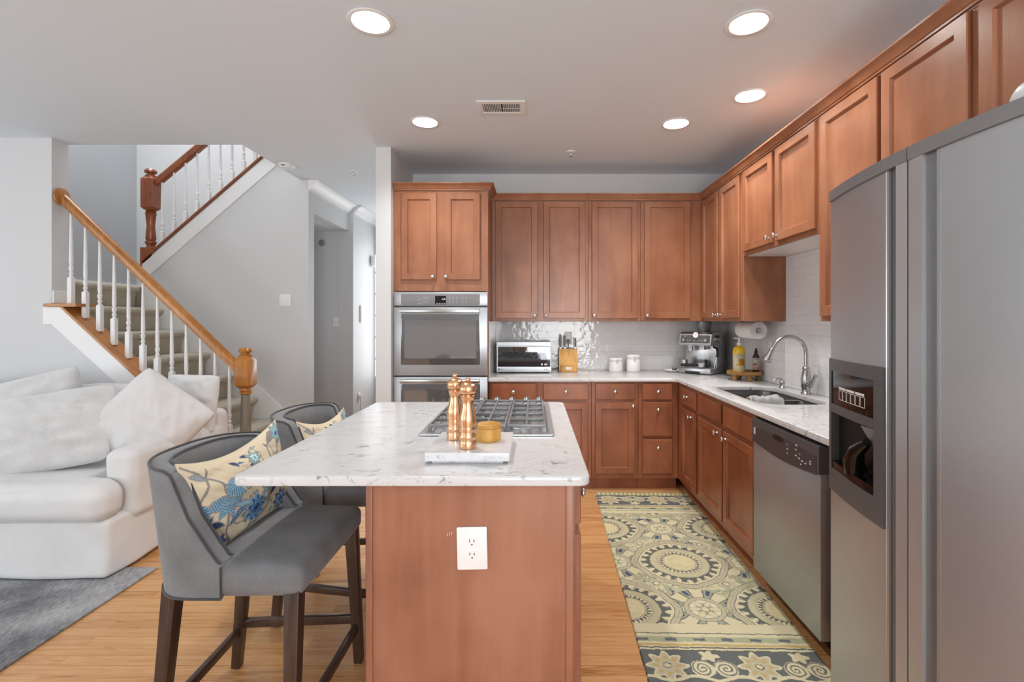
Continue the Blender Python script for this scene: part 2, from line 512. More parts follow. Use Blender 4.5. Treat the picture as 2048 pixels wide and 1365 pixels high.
# ------------------------------------------------------------------ the setting
CZ = 2.745
def struct(name, m, mat, smooth=0, **kw):
    o = m.obj(name, mat, smooth=smooth, **kw)
    o['kind'] = 'structure'
    return o

struct('floor', M().box(-6, 1.9, -3, 6.9, -.05, 0), MAT['floor'])

def make_ceiling():
    b = bmesh.new()
    def loop(pts):
        vs = [b.verts.new((x, y, CZ)) for x, y in pts]
        return [b.edges.new((vs[i], vs[(i + 1) % len(vs)])) for i in range(len(vs))]
    es = loop([(-6, -3), (1.9, -3), (1.9, 6.9), (-6, 6.9)])
    es += loop([(-4.74, 3.775), (-2.27, 3.775), (-2.27, 5.78), (-4.74, 5.78)])
    for x, y in LIGHTS:
        es += loop([(x + .082 * math.cos(2 * PI * k / 32), y + .082 * math.sin(2 * PI * k / 32)) for k in range(32)])
    bmesh.ops.triangle_fill(b, use_beauty=True, use_dissolve=False, edges=es)
    r = bmesh.ops.extrude_face_region(b, geom=b.faces[:])
    for v in r['geom']:
        if isinstance(v, bmesh.types.BMVert): v.co.z += .28
    m = M(); m.b.free(); m.b = b
    return m
LIGHTS = [(-.749, 2.223), (.988, 2.234), (-.751, 3.343), (.986, 3.368), (1.314, 2.951)]
struct('ceiling', make_ceiling(), MAT['ceiling'])

struct('wall_back', M().box(-1.13, 1.9, 4.53, 4.65, 0, CZ), MAT['wall'])
struct('wall_pantry', M().box(-1.25, -1.13, 3.83, 6.75, 0, CZ), MAT['wall'])
struct('wall_right', M().box(1.775, 1.9, -3, 4.53, 0, CZ), MAT['wall'])
# wall beside and under the stairs: full height at the left, stepping down along the flight
KS = .927                                # slope of the lower flight
kz = lambda x: 1.478 - KS * (x + 3.53)   # top of the knee wall under its cap
struct('wall_left', M().poly([(-6, 3.63, 0), (-2.26, 3.63, 0), (-2.26, 3.63, kz(-2.26)), (-3.53, 3.63, 1.478), (-3.61, 3.63, 1.478), (-3.61, 3.63, CZ), (-6, 3.63, CZ)], (0, .13, 0)), MAT['wall'])
az = lambda x: 1.943 + .868 * (x + 3.80)
struct('wall_stair', M().poly([(-3.80, 4.71, 0), (-2.19, 4.71, 0), (-2.19, 4.71, CZ - .002), (-2.272, 4.71, CZ - .002), (-2.272, 4.71, az(-2.272)), (-3.80, 4.71, 1.943)], (0, .12, 0)), MAT['wall'])
struct('wall_stairwell_left', M().box(-4.81, -4.71, 3.76, 5.85, 0, 5.3), MAT['wall_shaded'])
struct('wall_stairwell_back', M().box(-4.71, -2.31, 5.75, 5.85, 0, 5.3), MAT['wall'])
struct('wall_stairwell_front', M().box(-4.81, -1.9, 3.655, 3.775, CZ + .28, 5.3), MAT['wall'])
struct('wall_stairwell_right', M().box(-2.0, -1.9, 3.775, 5.85, CZ + .28, 5.3), MAT['wall'])
struct('ceiling_stairwell', M().box(-4.9, -1.8, 3.6, 5.95, 5.3, 5.4), MAT['ceiling'])
struct('wall_hall_header', M().box(-2.31, -2.19, 4.83, 5.74, 2.44, CZ), MAT['wall'])
struct('wall_hall', M().box(-2.31, -2.14, 5.74, 6.52, 0, CZ), MAT['wall'])
struct('wall_niche', M().box(-3.1, -3.0, 4.83, 5.75, 0, 2.44), MAT['wall'])
struct('ceiling_niche', M().box(-3.1, -2.31, 4.83, 5.75, 2.44, 2.5), MAT['ceiling'])
def holed(x0, x1, y0, y1, z0, z1, hole, axis):
    """wall box with one rectangular opening along x or y"""
    a, b2, c, d = hole
    m = M()
    pts_out = [(x0 if axis == 'x' else y0, z0), (x1 if axis == 'x' else y1, z0), (x1 if axis == 'x' else y1, z1), (x0 if axis == 'x' else y0, z1)]
    pts_in = [(a, c), (b2, c), (b2, d), (a, d)]
    mk = (lambda p, t: (p[0], t, p[1])) if axis == 'x' else (lambda p, t: (t, p[0], p[1]))
    t0, t1 = (y0, y1) if axis == 'x' else (x0, x1)
    V = {}
    for t in (t0, t1):
        V[t] = ([m.b.verts.new(mk(p, t)) for p in pts_out], [m.b.verts.new(mk(p, t)) for p in pts_in])
        o, i = V[t]
        for k in range(4):
            m.b.faces.new((o[k], o[(k + 1) % 4], i[(k + 1) % 4], i[k]))
    for w in (0, 1):
        for k in range(4):
            m.b.faces.new((V[t0][w][k], V[t0][w][(k + 1) % 4], V[t1][w][(k + 1) % 4], V[t1][w][k]))
    return m
struct('wall_hall_end', holed(-3.1, 1.9, 6.75, 6.87, 0, CZ, (-2.28, -1.42, .55, 2.35), 'x'), MAT['wall'])
struct('wall_rear_left', holed(-6, -3, -3.12, -3, 0, CZ, (-5.2, -3.3, .35, 2.35), 'x'), MAT['wall'])
struct('wall_rear_right', holed(-3, 1.9, -3.12, -3, 0, CZ, (-.2, 1.5, .35, 2.35), 'x'), MAT['wall'])
struct('wall_far_left', holed(-6.1, -6.0, -3, 3.76, 0, CZ, (-1.3, 2.1, .1, 2.3), 'y'), MAT['wall'])

def window(name, x0, x1, y, z0, z1, nx, nz, w=.05):
    f = holed(x0, x1, y - .04, y + .02, z0, z1, (x0 + w, x1 - w, z0 + w, z1 - w), 'x')
    e = struct(name, f, MAT['trim'])
    g = M()
    for i in range(1, nx): g.box(x0 + (x1 - x0) * i / nx - .011, x0 + (x1 - x0) * i / nx + .011, y - .03, y, z0 + w, z1 - w)
    for i in range(1, nz): g.box(x0 + w, x1 - w, y - .029, y - .001, z0 + (z1 - z0) * i / nz - .011, z0 + (z1 - z0) * i / nz + .011)
    g.obj('window_bars', MAT['trim'], e, smooth=0)
    return e
window('window_1', -2.28, -1.42, 6.79, .55, 2.35, 3, 6)
window('added_window_2', -5.2, -3.3, -3.05, .35, 2.35, 2, 2, .07)  # this one and the next are unseen, added to let daylight in
window('added_window_3', -.2, 1.5, -3.05, .35, 2.35, 2, 2, .07)

# crown moulding of the hall wall
def crown(name, x, y0, y1):
    prof = [(0, 0), (.10, 0), (.10, -.014), (.085, -.022), (.068, -.030), (.036, -.062), (.026, -.082), (.012, -.088), (.012, -.105), (0, -.105)]
    m = M().sweep(prof, [(x, y0, CZ - .001), (x, y1, CZ - .001)], [(1, 0, 0)] * 2, [(0, 0, 1)] * 2)
    struct(name, m, MAT['trim'], smooth=20)
crown('trim_1', -2.19, 4.71, 5.735)
crown('trim_2', -2.14, 5.745, 6.519)
# white skirt boards
struct('trim_3', M().poly([(-3.70, 4.69, 1.70), (-2.02, 4.69, .787 - .93 * (-2.02 + 2.713)), (-2.02, 4.69, 0), (-2.35, 4.69, 0), (-3.79, 4.69, 1.40), (-3.79, 4.69, 1.79)], (0, .018, 0)), MAT['trim'])
struct('trim_4', M().poly([(-3.795, 4.695, az(-3.795) - .025), (-2.275, 4.695, az(-2.275) - .025), (-2.275, 4.695, az(-2.275) - .19), (-3.795, 4.695, az(-3.795) - .19)], (0, .014, 0)), MAT['trim'])
struct('trim_5', M().poly([(-3.66, 3.615, 1.476), (-3.53, 3.615, 1.476), (-2.27, 3.615, kz(-2.27) - .002), (-2.27, 3.615, kz(-2.27) - .17), (-3.60, 3.615, 1.35), (-3.66, 3.615, 1.35)], (0, .014, 0)), MAT['trim'])
struct('baseboard_stairwell', M().box(-4.709, -4.695, 3.9, 5.74, 1.715, 1.80), MAT['trim'])
struct('baseboard_stairwell_back', M().box(-4.69, -3.9, 5.735, 5.749, 1.715, 1.80), MAT['trim'])
struct('baseboard_left', M().box(-3.609, -3.597, 3.632, 3.755, 1.506, 1.60, .003), MAT['trim'])
struct('baseboard_hall', M().box(-2.139, -2.127, 5.76, 6.51, .001, .10), MAT['trim'])
# tiled backsplash
struct('wall_tile_back', M().box(-.355, 1.764, 4.519, 4.529, .9145, 1.369), MAT['tile_x'])
struct('wall_tile_right', M().poly([(1.764, 4.518, .9145), (1.764, 1.62, .9145), (1.764, 1.62, 1.369), (1.764, 2.49, 1.369), (1.764, 2.49, 1.822), (1.764, 3.398, 1.822), (1.764, 3.398, 1.369), (1.764, 4.518, 1.369)], (.010, 0, 0)), MAT['tile_y'])
struct('wall_tile_oven_side', M().box(-.366, -.356, 3.925, 4.528, .9145, 1.369), MAT['tile_y'])

# ------------------------------------------------------------------ staircase
RS, RN = .214, .2275
sx = lambda k: -2.27 - (k - 1) * RN      # riser k (1 = lowest)
st = thing('staircase', 'flight of beige carpeted stairs climbing to a landing behind white balusters', 'stairs', (-2.27, 4.2, 0))
def T(m, o):                              # world coordinates -> parent's local ones
    bmesh.ops.translate(m.b, verts=m.b.verts[:], vec=-o.location)
    return m  # dark sheet painted as the shade behind the louvers
for k in range(1, 8):
    x, z = sx(k), RS * k
    nose = [(x + .032 + .026 * math.sin(a), z - .032 + .03 * math.cos(a)) for a in [PI * q / 8 for q in range(9)]]
    prof = [(x - RN - .03, z - .002)] + nose + [(x + .012, z - .10), (x - .002, z - RS + .001), (x - RN - .03, z - RS + .001)]
    T(M().poly([(p, 3.775, q) for p, q in prof], (0, .91, 0)), st).obj('stair_step', MAT['carpet'], st, smooth=50)
nose = [(sx(8) + .032 + .026 * math.sin(a), 1.712 - .032 + .03 * math.cos(a)) for a in [PI * q / 8 for q in range(9)]]
T(M().poly([(p, 3.775, q) for p, q in [(-4.69, 1.71)] + nose + [(sx(8) + .012, 1.61), (sx(8), 1.499), (-4.69, 1.499)]], (0, .91, 0)), st).obj('landing', MAT['carpet'], st, smooth=50)
T(M().box(-4.69, -3.93, 4.69, 5.73, 1.499, 1.711), st).obj('landing', MAT['carpet'], st, smooth=0)

def baluster_mesh(m, x, y, z0, z1, blk=.20, w=.034):
    """square foot, turned rings and a long taper"""
    m.box(x - w / 2, x + w / 2, y - w / 2, y + w / 2, z0, z0 + blk, .002, 1)
    s = w / 2
    m.lathe([(s * .98, blk - .002), (s * .62, blk + .014), (s * .62, blk + .02), (s * .9, blk + .026), (s * .9, blk + .032), (s * .55, blk + .042), (s * .86, blk + .062), (s * .86, blk + .07),
             (s * .95, blk + .076), (s * .62, blk + .086), (s * .80, blk + .12), (s * .5, z1 - z0 - .0)], 14, c=(x, y, z0))
    return m

# lower railing
rl = thing('stair_railing', 'golden oak handrail on white balusters beside the lower flight', 'railing', (-2.2, 3.7, 0))
RY = 3.695
rz = lambda x: 2.345 - .9667 * (x + 3.626)
T(M().poly([(-3.645, 3.60, 1.479), (-3.40, 3.60, 1.479), (-3.40, 3.60, 1.502), (-3.645, 3.60, 1.502)], (0, .175, 0)), rl).obj('level_cap', MAT['oak_cap'], rl, smooth=0)
T(M().poly([(-3.525, 3.605, kz(-3.525) - .001), (-2.27, 3.605, kz(-2.27) + .001), (-2.27, 3.605, kz(-2.27) + .028), (-3.525, 3.605, kz(-3.525) + .021)], (0, .165, 0)), rl).obj('sloping_cap', MAT['oak_cap'], rl, smooth=0)
hd = Vector((1, 0, -.9667)).normalized(); hu = Vector((.9667, 0, 1)).normalized()
hp = [(-.030, -.028), (-.022, -.034), (.022, -.034), (.030, -.028), (.026, -.012), (.033, .004), (.030, .02), (.018, .032), (0, .036), (-.018, .032), (-.030, .02), (-.033, .004), (-.026, -.012)]
m = M().sweep(hp, [(-3.585, RY, rz(-3.585)), (-2.235, RY, rz(-2.235))], [(0, 1, 0)] * 2, [hu] * 2)
T(m, rl).obj('handrail', MAT['oak'], rl, smooth=40)
T(M().lathe([(0, -.012), (.060, -.012), (.066, -.004), (.064, .008), (.05, .014), (0, .016)], 28, mat=Matrix.Translation((-3.5965, RY, rz(-3.585) + .012)) @ Matrix.Rotation(R(90), 4, 'Y')), rl).obj('rosette', MAT['oak'], rl, smooth=40)
for i in range(12):
    x = (143 + 28.75 * i - 1068) / 262.3
    zb = 1.503 if i == 0 else kz(x) + .02
    T(baluster_mesh(M(), x, RY, zb, rz(x) - .045), rl).obj('baluster', MAT['trim'], rl, smooth=40)
def newel_block(m, x, y, zb, zt, w, ch=.022):
    """square block with chamfered ends"""
    h = w / 2; c = h - ch
    prof = [(c, zb), (h, zb + .025), (h, zt - .03), (c, zt)]
    rings = []
    for s, z in prof:
        e = min(.012, s * .3)
        pts = [(s - e, s), (-(s - e), s), (-s, s - e), (-s, -(s - e)), (-(s - e), -s), (s - e, -s), (s, -(s - e)), (s, s - e)]
        rings.append([m.b.verts.new((x + a, y + b, z)) for a, b in pts])
    for A, B in zip(rings, rings[1:]):
        for k in range(8): m.b.faces.new((A[k], A[(k + 1) % 8], B[(k + 1) % 8], B[k]))
    m.b.faces.new(rings[0][::-1]); m.b.faces.new(rings[-1])
    return m
nx, ny = -2.197, RY
m = newel_block(M(), nx, ny, .862, 1.105, .118)
m.lathe([(.044, .0), (.046, .012), (.030, .022), (.030, .028), (.044, .034), (.048, .05), (.040, .066), (.0, .070)], 20, c=(nx, ny, 1.10))
m.lathe([(.036, -.046), (.042, -.040), (.042, -.028), (.036, -.024), (.042, -.018), (.042, -.006), (.038, .004)], 20, c=(nx, ny, .862))
T(m, rl).obj('newel_post', MAT['oak'], rl, smooth=40)
m = M().lathe([(.040, .215), (.040, .30), (.036, .315), (.030, .34), (.036, .36), (.041, .372), (.041, .384), (.044, .40), (.040, .50), (.034, .66), (.031, .80), (.031, .817)], 16, c=(nx, ny, 0))
m.box(nx - .058, nx + .058, ny - .058, ny + .058, 0.001, .24, .004)
T(m, rl).obj('newel_base', MAT['taupe'], rl, smooth=30)['label'] = 'grey taupe lower half of the newel post'

# upper railing on the sloping wall
ur = thing('stair_railing', 'reddish oak handrail on white balusters climbing right above the sloping wall', 'railing', (-3.8, 4.77, 1.94))
UY = 4.77
T(M().poly([(-3.80, 4.685, az(-3.80)), (-2.275, 4.685, az(-2.275)), (-2.275, 4.685, az(-2.275) + .022), (-3.80, 4.685, az(-3.80) + .022)], (0, .17, 0)), ur).obj('sloping_cap', MAT['oak_dark'], ur, smooth=0)
uz = lambda x: 2.735 + .84 * (x + 3.71)
uu = Vector((-.84, 0, 1)).normalized()
T(M().sweep(hp, [(-3.74, UY, uz(-3.74)), (-2.3, UY, uz(-2.3))], [(0, 1, 0)] * 2, [uu] * 2), ur).obj('handrail', MAT['oak_dark'], ur, smooth=40)
for i in range(11):
    x = (324 + 23.3 * i - 1068) / 203.5
    if x > -2.3: break
    T(baluster_mesh(M(), x, UY, az(x) + .012, uz(x) - .045, .17), ur).obj('baluster', MAT['trim'], ur, smooth=40)
nx = -3.768
m = newel_block(M(), nx, UY, 2.46, 2.79, .125)
m.lathe([(.046, .0), (.048, .014), (.030, .026), (.030, .034), (.050, .042), (.054, .06), (.04, .078), (.0, .083)], 20, c=(nx, UY, 2.785))
m.lathe([(.050, -.31), (.050, -.285), (.036, -.27), (.036, -.26), (.048, -.25), (.048, -.235), (.04, -.22), (.034, -.20), (.048, -.17), (.048, -.16), (.036, -.15), (.044, -.13), (.034, .0)], 20, c=(nx, UY, 2.31))
m.lathe([(.034, .0), (.044, .11), (.050, .12), (.036, .128), (.046, .136), (.036, .15)], 20, c=(nx, UY, 2.31))
m.box(nx - .06, nx + .06, UY - .06, UY + .06, 1.85, 2.09, .004)
T(m, ur).obj('newel_post', MAT['oak_dark'], ur, smooth=35)
# ------------------------------------------------------------------ cabinets
def front_panel(m, x0, x1, z0, z1, y=-.02, shaker=True, rail=.052, t=.019):
    """door or drawer front; its face lies at y, its back at y + t"""
    def ring(ins, yy):
        return [m.b.verts.new((a, yy, c)) for a, c in ((x0 + ins, z0 + ins), (x1 - ins, z0 + ins), (x1 - ins, z1 - ins), (x0 + ins, z1 - ins))]
    rs = [ring(0, y + t), ring(0, y + .004), ring(.003, y)]
    if shaker: rs += [ring(rail, y), ring(rail + .004, y + .008), ring(rail + .005, y + .0135)]
    else: rs += [ring(.010, y)]
    m.b.faces.new(rs[0])
    for a, c in zip(rs, rs[1:]):
        for k in range(4): m.b.faces.new((a[k], c[k], c[(k + 1) % 4], a[(k + 1) % 4]))
    m.b.faces.new(rs[-1][::-1])
    return m

def knob(parent, x, z, y=-.02, s=1.0):
    mt = Matrix.Translation((x, y, z)) @ Matrix.Rotation(R(90), 4, 'X')
    m = M().lathe([(.007 * s, -.001), (.0065 * s, .004), (.0045 * s, .008), (.0045 * s, .013), (.009 * s, .016), (.0145 * s, .020), (.0155 * s, .024), (.014 * s, .028), (.008 * s, .031), (0, .032)], 20, mat=mt)
    return m.obj('knob', MAT['chrome'], parent, smooth=60)

def cabinet(name, label, loc, rz, w, z0, z1, depth, fronts, mat, group=None, toe=False, body=None, cat='cabinet'):
    t = thing(name, label, cat, loc, rz, group)
    m = M()
    if body: body(m)
    else: m.box(0, w, 0, depth, z0, z1, .0015, 1)
    if toe: m.box(.0, w, .06, depth, .001, z0)
    m.obj('body', mat, t, smooth=30)
    for f in fronts:
        kind, x0, x1, a, b = f[:5]
        d = front_panel(M(), x0, x1, a, b, shaker=(kind == 'door'), rail=.05).obj('door' if kind == 'door' else 'drawer', mat, t, smooth=30)
        for k in f[5:]:
            knob(d, k[0], k[1])
    return t

# --- upper run on the back wall; face frame at y = 4.225, x in world terms minus the cabinet's own x
UD = .3
def xr(a, b, o): return a - o, b - o
o = -.388
cabinet('upper_cabinet', 'tall upper cabinet with two doors above the toaster oven', (o, 4.225, 0), 0, .859, 1.37, 2.42, UD,
        [('door', *xr(-.334, .030, o), 1.396, 2.411, (.008 - o, 1.422)), ('door', *xr(.082, .446, o), 1.396, 2.411, (.108 - o, 1.422))], MAT['cab'], 'upper cabinets on the back wall',
        body=lambda m: m.box(.022, .859, 0, UD, 1.37, 2.42, .0015, 1))
o = .473
cabinet('upper_cabinet', 'tall single door upper cabinet above the two white canisters', (o, 4.225, 0), 0, .455, 1.37, 2.42, UD,
        [('door', *xr(.503, .902, o), 1.396, 2.411, (.522 - o, 1.422))], MAT['cab'], 'upper cabinets on the back wall')
o = .930
cabinet('upper_cabinet', 'tall single door upper cabinet in the back corner above the espresso machine', (o, 4.225, 0), 0, .538, 1.37, 2.42, UD,
        [('door', *xr(.958, 1.357, o), 1.396, 2.411, (.982 - o, 1.422))], MAT['cab'], 'upper cabinets on the back wall')
# --- upper run on the right wall, local x runs towards the camera
RW = R(-90)
UX = 1.47
def ry(a, b, o): return o - a, o - b
o = 4.527
cabinet('upper_cabinet', 'narrow two door corner upper cabinet over the paper towel roll', (UX, o, 0), RW, 1.125, 1.37, 2.42, UD - .003,
        [('door', *ry(4.20, 3.845, o), 1.396, 2.411, (o - 3.875, 1.422)), ('door', *ry(3.80, 3.445, o), 1.396, 2.411, (o - 3.77, 1.422))], MAT['cab'], 'upper cabinets on the right wall')
o = 3.400
t = cabinet('upper_cabinet', 'short upper cabinet with two doors hanging above the sink', (UX, o, 0), RW, .910, 1.826, 2.42, UD - .003,
        [('door', *ry(3.375, 2.965, o), 1.852, 2.411, (o - 2.995, 1.885)), ('door', *ry(2.925, 2.515, o), 1.852, 2.411, (o - 2.90, 1.885))], MAT['cab'], 'upper cabinets on the right wall')
M().box(.004, .906, .018, UD - .006, 1.8235, 1.8255).obj('underside', MAT['white_plastic'], t, smooth=0)['label'] = 'pale underside panel'
o = 2.488
cabinet('upper_cabinet', 'tall upper cabinet with one door between the sink and refrigerator', (UX, o, 0), RW, .446, 1.37, 2.42, UD - .003,
        [('door', *ry(2.465, 2.055, o), 1.396, 2.411, (o - 2.085, 1.422))], MAT['cab'], 'upper cabinets on the right wall')
o = 2.040
cabinet('upper_cabinet', 'wide two door upper cabinet above the refrigerator', (UX, o, 0), RW, .90, 1.86, 2.42, UD - .003,
        [('door', *ry(2.03, 1.625, o), 1.88, 2.411, (o - 1.66, 1.91)), ('door', *ry(1.585, 1.16, o), 1.88, 2.411, (o - 1.54, 1.91))], MAT['cab'], 'upper cabinets on the right wall')
# cabinet crown
cp = [(0, 0), (.012, 0), (.012, .010), (.017, .012), (.022, .024), (.034, .040), (.040, .044), (.044, .046), (.044, .056), (0, .056)]
Z3 = (0, 0, 1)
m = M().sweep([(a + .0015, b) for a, b in cp], [(-.363, 4.225, 2.4205), (1.47, 4.225, 2.4205), (1.47, 1.14, 2.4205)], [(0, -1, 0), (-1, -1, 0), (-1, 0, 0)], [Z3] * 3)
tag(m.obj('crown_molding', MAT['cab'], smooth=20), 'stained wood crown molding along the back and right wall cabinets', 'molding')
m = M().sweep([(a + .0015, b) for a, b in cp], [(-1.128, 3.90, 2.4205), (-.367, 3.90, 2.4205), (-.367, 4.17, 2.4205)], [(0, -1, 0), (1, -1, 0), (1, 0, 0)], [Z3] * 3)
tag(m.obj('crown_molding', MAT['cab'], smooth=20), 'stained wood crown molding atop the tall wall oven cabinet', 'molding')

# --- tall oven cabinet
OX = -1.128
def oven_body(m):
    m.box(0, .76, 0, .625, 1.612, 2.42, .0015, 1)
    m.box(0, .018, 0, .625, .001, 1.611)
    m.box(.742, .76, 0, .625, .001, 1.611)
    m.box(.0185, .7415, 0, .60, .001, .30)
    m.box(.0185, .7415, .60, .625, .30, 1.61)
cabinet('oven_cabinet', 'tall cabinet housing the double wall oven with two doors on top', (OX, 3.90, 0), 0, .76, .1, 2.42, .625,
        [('door', -1.064 - OX, -.780 - OX, 1.702, 2.398, (-.808 - OX, 1.728)), ('door', -.716 - OX, -.432 - OX, 1.702, 2.398, (-.702 - OX, 1.728)),
         ('drawer', .05, .71, .12, .28, (.38, .2))], MAT['cab'], body=oven_body)

# --- base run, back wall
BF = 3.92
D_, TOP = .60, .883
o = -.362
cabinet('base_cabinet', 'wide base cabinet below the toaster oven with two drawers over two doors', (o, BF, 0), 0, .824, .1, TOP, D_,
        [('drawer', *xr(-.342, .016, o), .738, .867, (-.165 - o, .803)), ('drawer', *xr(.076, .434, o), .738, .867, (.257 - o, .804)),
         ('door', *xr(-.342, .016, o), .142, .711, (-.02 - o, .68)), ('door', *xr(.076, .434, o), .142, .711, (.108 - o, .68))], MAT['cab_low'], 'base cabinets on the back wall', toe=True)
o = .464
cabinet('base_cabinet', 'base cabinet with one drawer over one door below the white canisters', (o, BF, 0), 0, .376, .1, TOP, D_,
        [('drawer', *xr(.4946, .812, o), .738, .867, (.651 - o, .806)), ('door', *xr(.4946, .812, o), .142, .715, (.796 - o, .690))], MAT['cab_low'], 'base cabinets on the back wall', toe=True)
o = .842
cabinet('base_cabinet', 'narrow base cabinet of three stacked drawers in the corner', (o, BF, 0), 0, .321, .1, TOP, D_,
        [('drawer', *xr(.8725, 1.114, o), .738, .867, (.997 - o, .806)), ('drawer', *xr(.8725, 1.114, o), .445, .719, (.997 - o, .662)), ('drawer', *xr(.8725, 1.114, o), .144, .417, (.997 - o, .356))], MAT['cab_low'], 'base cabinets on the back wall', toe=True)
# --- base run, right wall
BX = 1.165
o = 4.50
cabinet('base_cabinet', 'narrow base cabinet with one drawer over one door left of the sink', (BX, o, 0), RW, 1.078, .1, TOP, D_,
        [('drawer', *ry(3.79, 3.45, o), .735, .858, (o - 3.63, .802)), ('door', *ry(3.79, 3.45, o), .142, .705, (o - 3.54, .668))], MAT['cab_low'], 'base cabinets on the right wall', toe=True,
        body=lambda m: (m.box(.001, .575, 0, D_, .1, TOP, .0015, 1), m.box(.575, 1.078, 0, D_, .1, TOP, .0015, 1)))
o = 3.420
def sink_body(m):
    m.box(0, .884, 0, .018, .1, TOP, .001, 1)
    m.box(0, .018, .018, D_, .1, TOP)
    m.box(.866, .884, .018, D_, .1, TOP)
    m.box(.018, .866, .018, D_, .1, .118)
    m.box(.018, .866, D_ - .01, D_, .118, TOP)
cabinet('sink_cabinet', 'sink base cabinet with two false drawer fronts over two doors', (BX, o, 0), RW, .884, .1, TOP, D_,
        [('drawer', *ry(3.395, 2.985, o), .735, .858), ('drawer', *ry(2.943, 2.550, o), .735, .858),
         ('door', *ry(3.395, 2.970, o), .142, .705, (o - 3.03, .675)), ('door', *ry(2.943, 2.540, o), .142, .705, (o - 2.90, .665))], MAT['cab_low'], 'base cabinets on the right wall', toe=True, body=sink_body)
o = 1.925
cabinet('base_cabinet', 'end base cabinet between the dishwasher and refrigerator', (BX + .03, o, 0), RW, .31, .1, TOP, D_ - .03,
        [('drawer', .02, .29, .735, .858), ('door', .02, .29, .142, .705)], MAT['cab_low'], 'base cabinets on the right wall', toe=True)

# --- countertops
def slab(outer, holes, z0, z1, bev=.004):
    b = bmesh.new()
    def loop(pts):
        vs = [b.verts.new((x, y, z0)) for x, y in pts]
        return [b.edges.new((vs[i], vs[(i + 1) % len(vs)])) for i in range(len(vs))]
    es = loop(outer)
    for h in holes: es += loop(h)
    bmesh.ops.triangle_fill(b, use_beauty=True, edges=es)
    r = bmesh.ops.extrude_face_region(b, geom=b.faces[:])
    for v in r['geom']:
        if isinstance(v, bmesh.types.BMVert): v.co.z = z1
    bmesh.ops.recalc_face_normals(b, faces=b.faces[:])
    if bev:
        es = [e for e in b.edges if len(e.link_faces) == 2 and e.calc_face_angle(0) > 1.2 and abs(e.verts[0].co.z - e.verts[1].co.z) < 1e-5]
        bmesh.ops.bevel(b, geom=es, offset=bev, segments=3, profile=.5, affect='EDGES')
    m = M(); m.b.free(); m.b = b
    return m
def rrect(x0, x1, y0, y1, r, n=8):
    rs = r if isinstance(r, (list, tuple)) else [r] * 4
    out = []
    for (cx, cy, a0, q) in ((x1, y1, 0, rs[0]), (x0, y1, 90, rs[1]), (x0, y0, 180, rs[2]), (x1, y0, 270, rs[3])):
        ccx = cx - q if cx == x1 else cx + q
        ccy = cy - q if cy == y1 else cy + q
        for k in range(n + 1):
            a = R(a0 + 90 * k / n)
            out.append((ccx + q * math.cos(a), ccy + q * math.sin(a)))
    return out
sink_hole = rrect(1.250, 1.652, 2.655, 3.400, [.10, .10, .12, .12], 10)
ct = slab([(-.366, 3.893), (1.095, 3.893), (1.125, 3.880), (1.143, 3.850), (1.143, 1.60), (1.763, 1.60), (1.763, 4.518), (-.366, 4.518)], [sink_hole], .884, .914)
tag(ct.obj('countertop', MAT['marble'], smooth=30), 'L-shaped white marble countertop along the back and right walls', 'countertop')
# ------------------------------------------------------------------ island
IX0, IX1, IY0, IY1 = -.500, .125, 1.445, 2.715
isl = thing('kitchen_island', 'reddish wood kitchen island cabinet beneath the large marble top', 'island', (IX0, IY0, 0))
W, D = IX1 - IX0, IY1 - IY0
m = M().box(.012, W - .02, .008, D, .1, .884)
m.box(.012, W - .09, .03, D - .01, .001, .1)
m.obj('body', MAT['cab_island'], isl, smooth=0)
M().box(.0195, W - .0305, .002, .0079, .1, .883).obj('end_panel', MAT['cab_island'], isl, smooth=0)
m = M().box(0, .0195, -.004, .022, .001, .883, .002); m.obj('corner_post', MAT['cab_island'], isl, smooth=30)
m = M().box(W - .030, W - .008, -.004, .022, .001, .883, .002); m.obj('corner_post', MAT['cab_island'], isl, smooth=30)
m = M().box(W - .02, W - .0, .024, D, .1, .883, .001); m.obj('face_frame', MAT['cab_island'], isl, smooth=30)
def side(mm):  # face frame side looks +x: build facing -y then turn
    bmesh.ops.transform(mm.b, matrix=Matrix.Translation((W, 0, 0)) @ Matrix.Rotation(R(90), 4, 'Z'), verts=mm.b.verts[:])
    return mm
for a, b2, z0, z1, kd, kx, kz2 in [(.05, .43, .745, .862, 'drawer', .22, .782), (.05, .43, .142, .712, 'door', .39, .672), (.45, .83, .745, .862, 'drawer', .64, .80), (.45, .83, .142, .712, 'door', .79, .67), (.85, 1.23, .745, .862, 'drawer', 1.04, .80), (.85, 1.23, .142, .712, 'door', .89, .67)]:
    d = side(front_panel(M(), a, b2, z0, z1, shaker=kd == 'door')).obj(kd, MAT['cab_island'], isl, smooth=30)
    kk = M().lathe([(.007, -.001), (.0065, .004), (.0045, .008), (.0045, .013), (.009, .016), (.0145, .020), (.0155, .024), (.014, .028), (.008, .031), (0, .032)], 20,
                   mat=Matrix.Translation((kx, -.02, kz2)) @ Matrix.Rotation(R(90), 4, 'X'))
    side(kk).obj('knob', MAT['chrome'], d, smooth=60)
# scratches left by a picture hook are small pale nicks in the panel
m = M()
for i in range(6):
    q = .028 * (i >= 3)
    m.box(.242 + .006 * (i % 3) + q, .2432 + .006 * (i % 3) + q, .0008, .0019, .729 + q * .4 + .002 * (i % 3), .738 + q * .4 + .002 * (i % 3), mat=None)
m.box(.306, .3095, .0008, .0019, .753, .7565)
m.obj('scratches', flat('bare_wood_nicks', S(226, 190, 160), .6), isl, smooth=0)['kind'] = 'stuff'

it = slab(rrect(-.889, .166, 1.418, 2.747, [.035, .035, .03, .035], 6), [], .8855, .914, .006)
tag(it.obj('island_countertop', MAT['marble'], smooth=30), 'white marble island top overhanging toward the two grey stools', 'countertop')

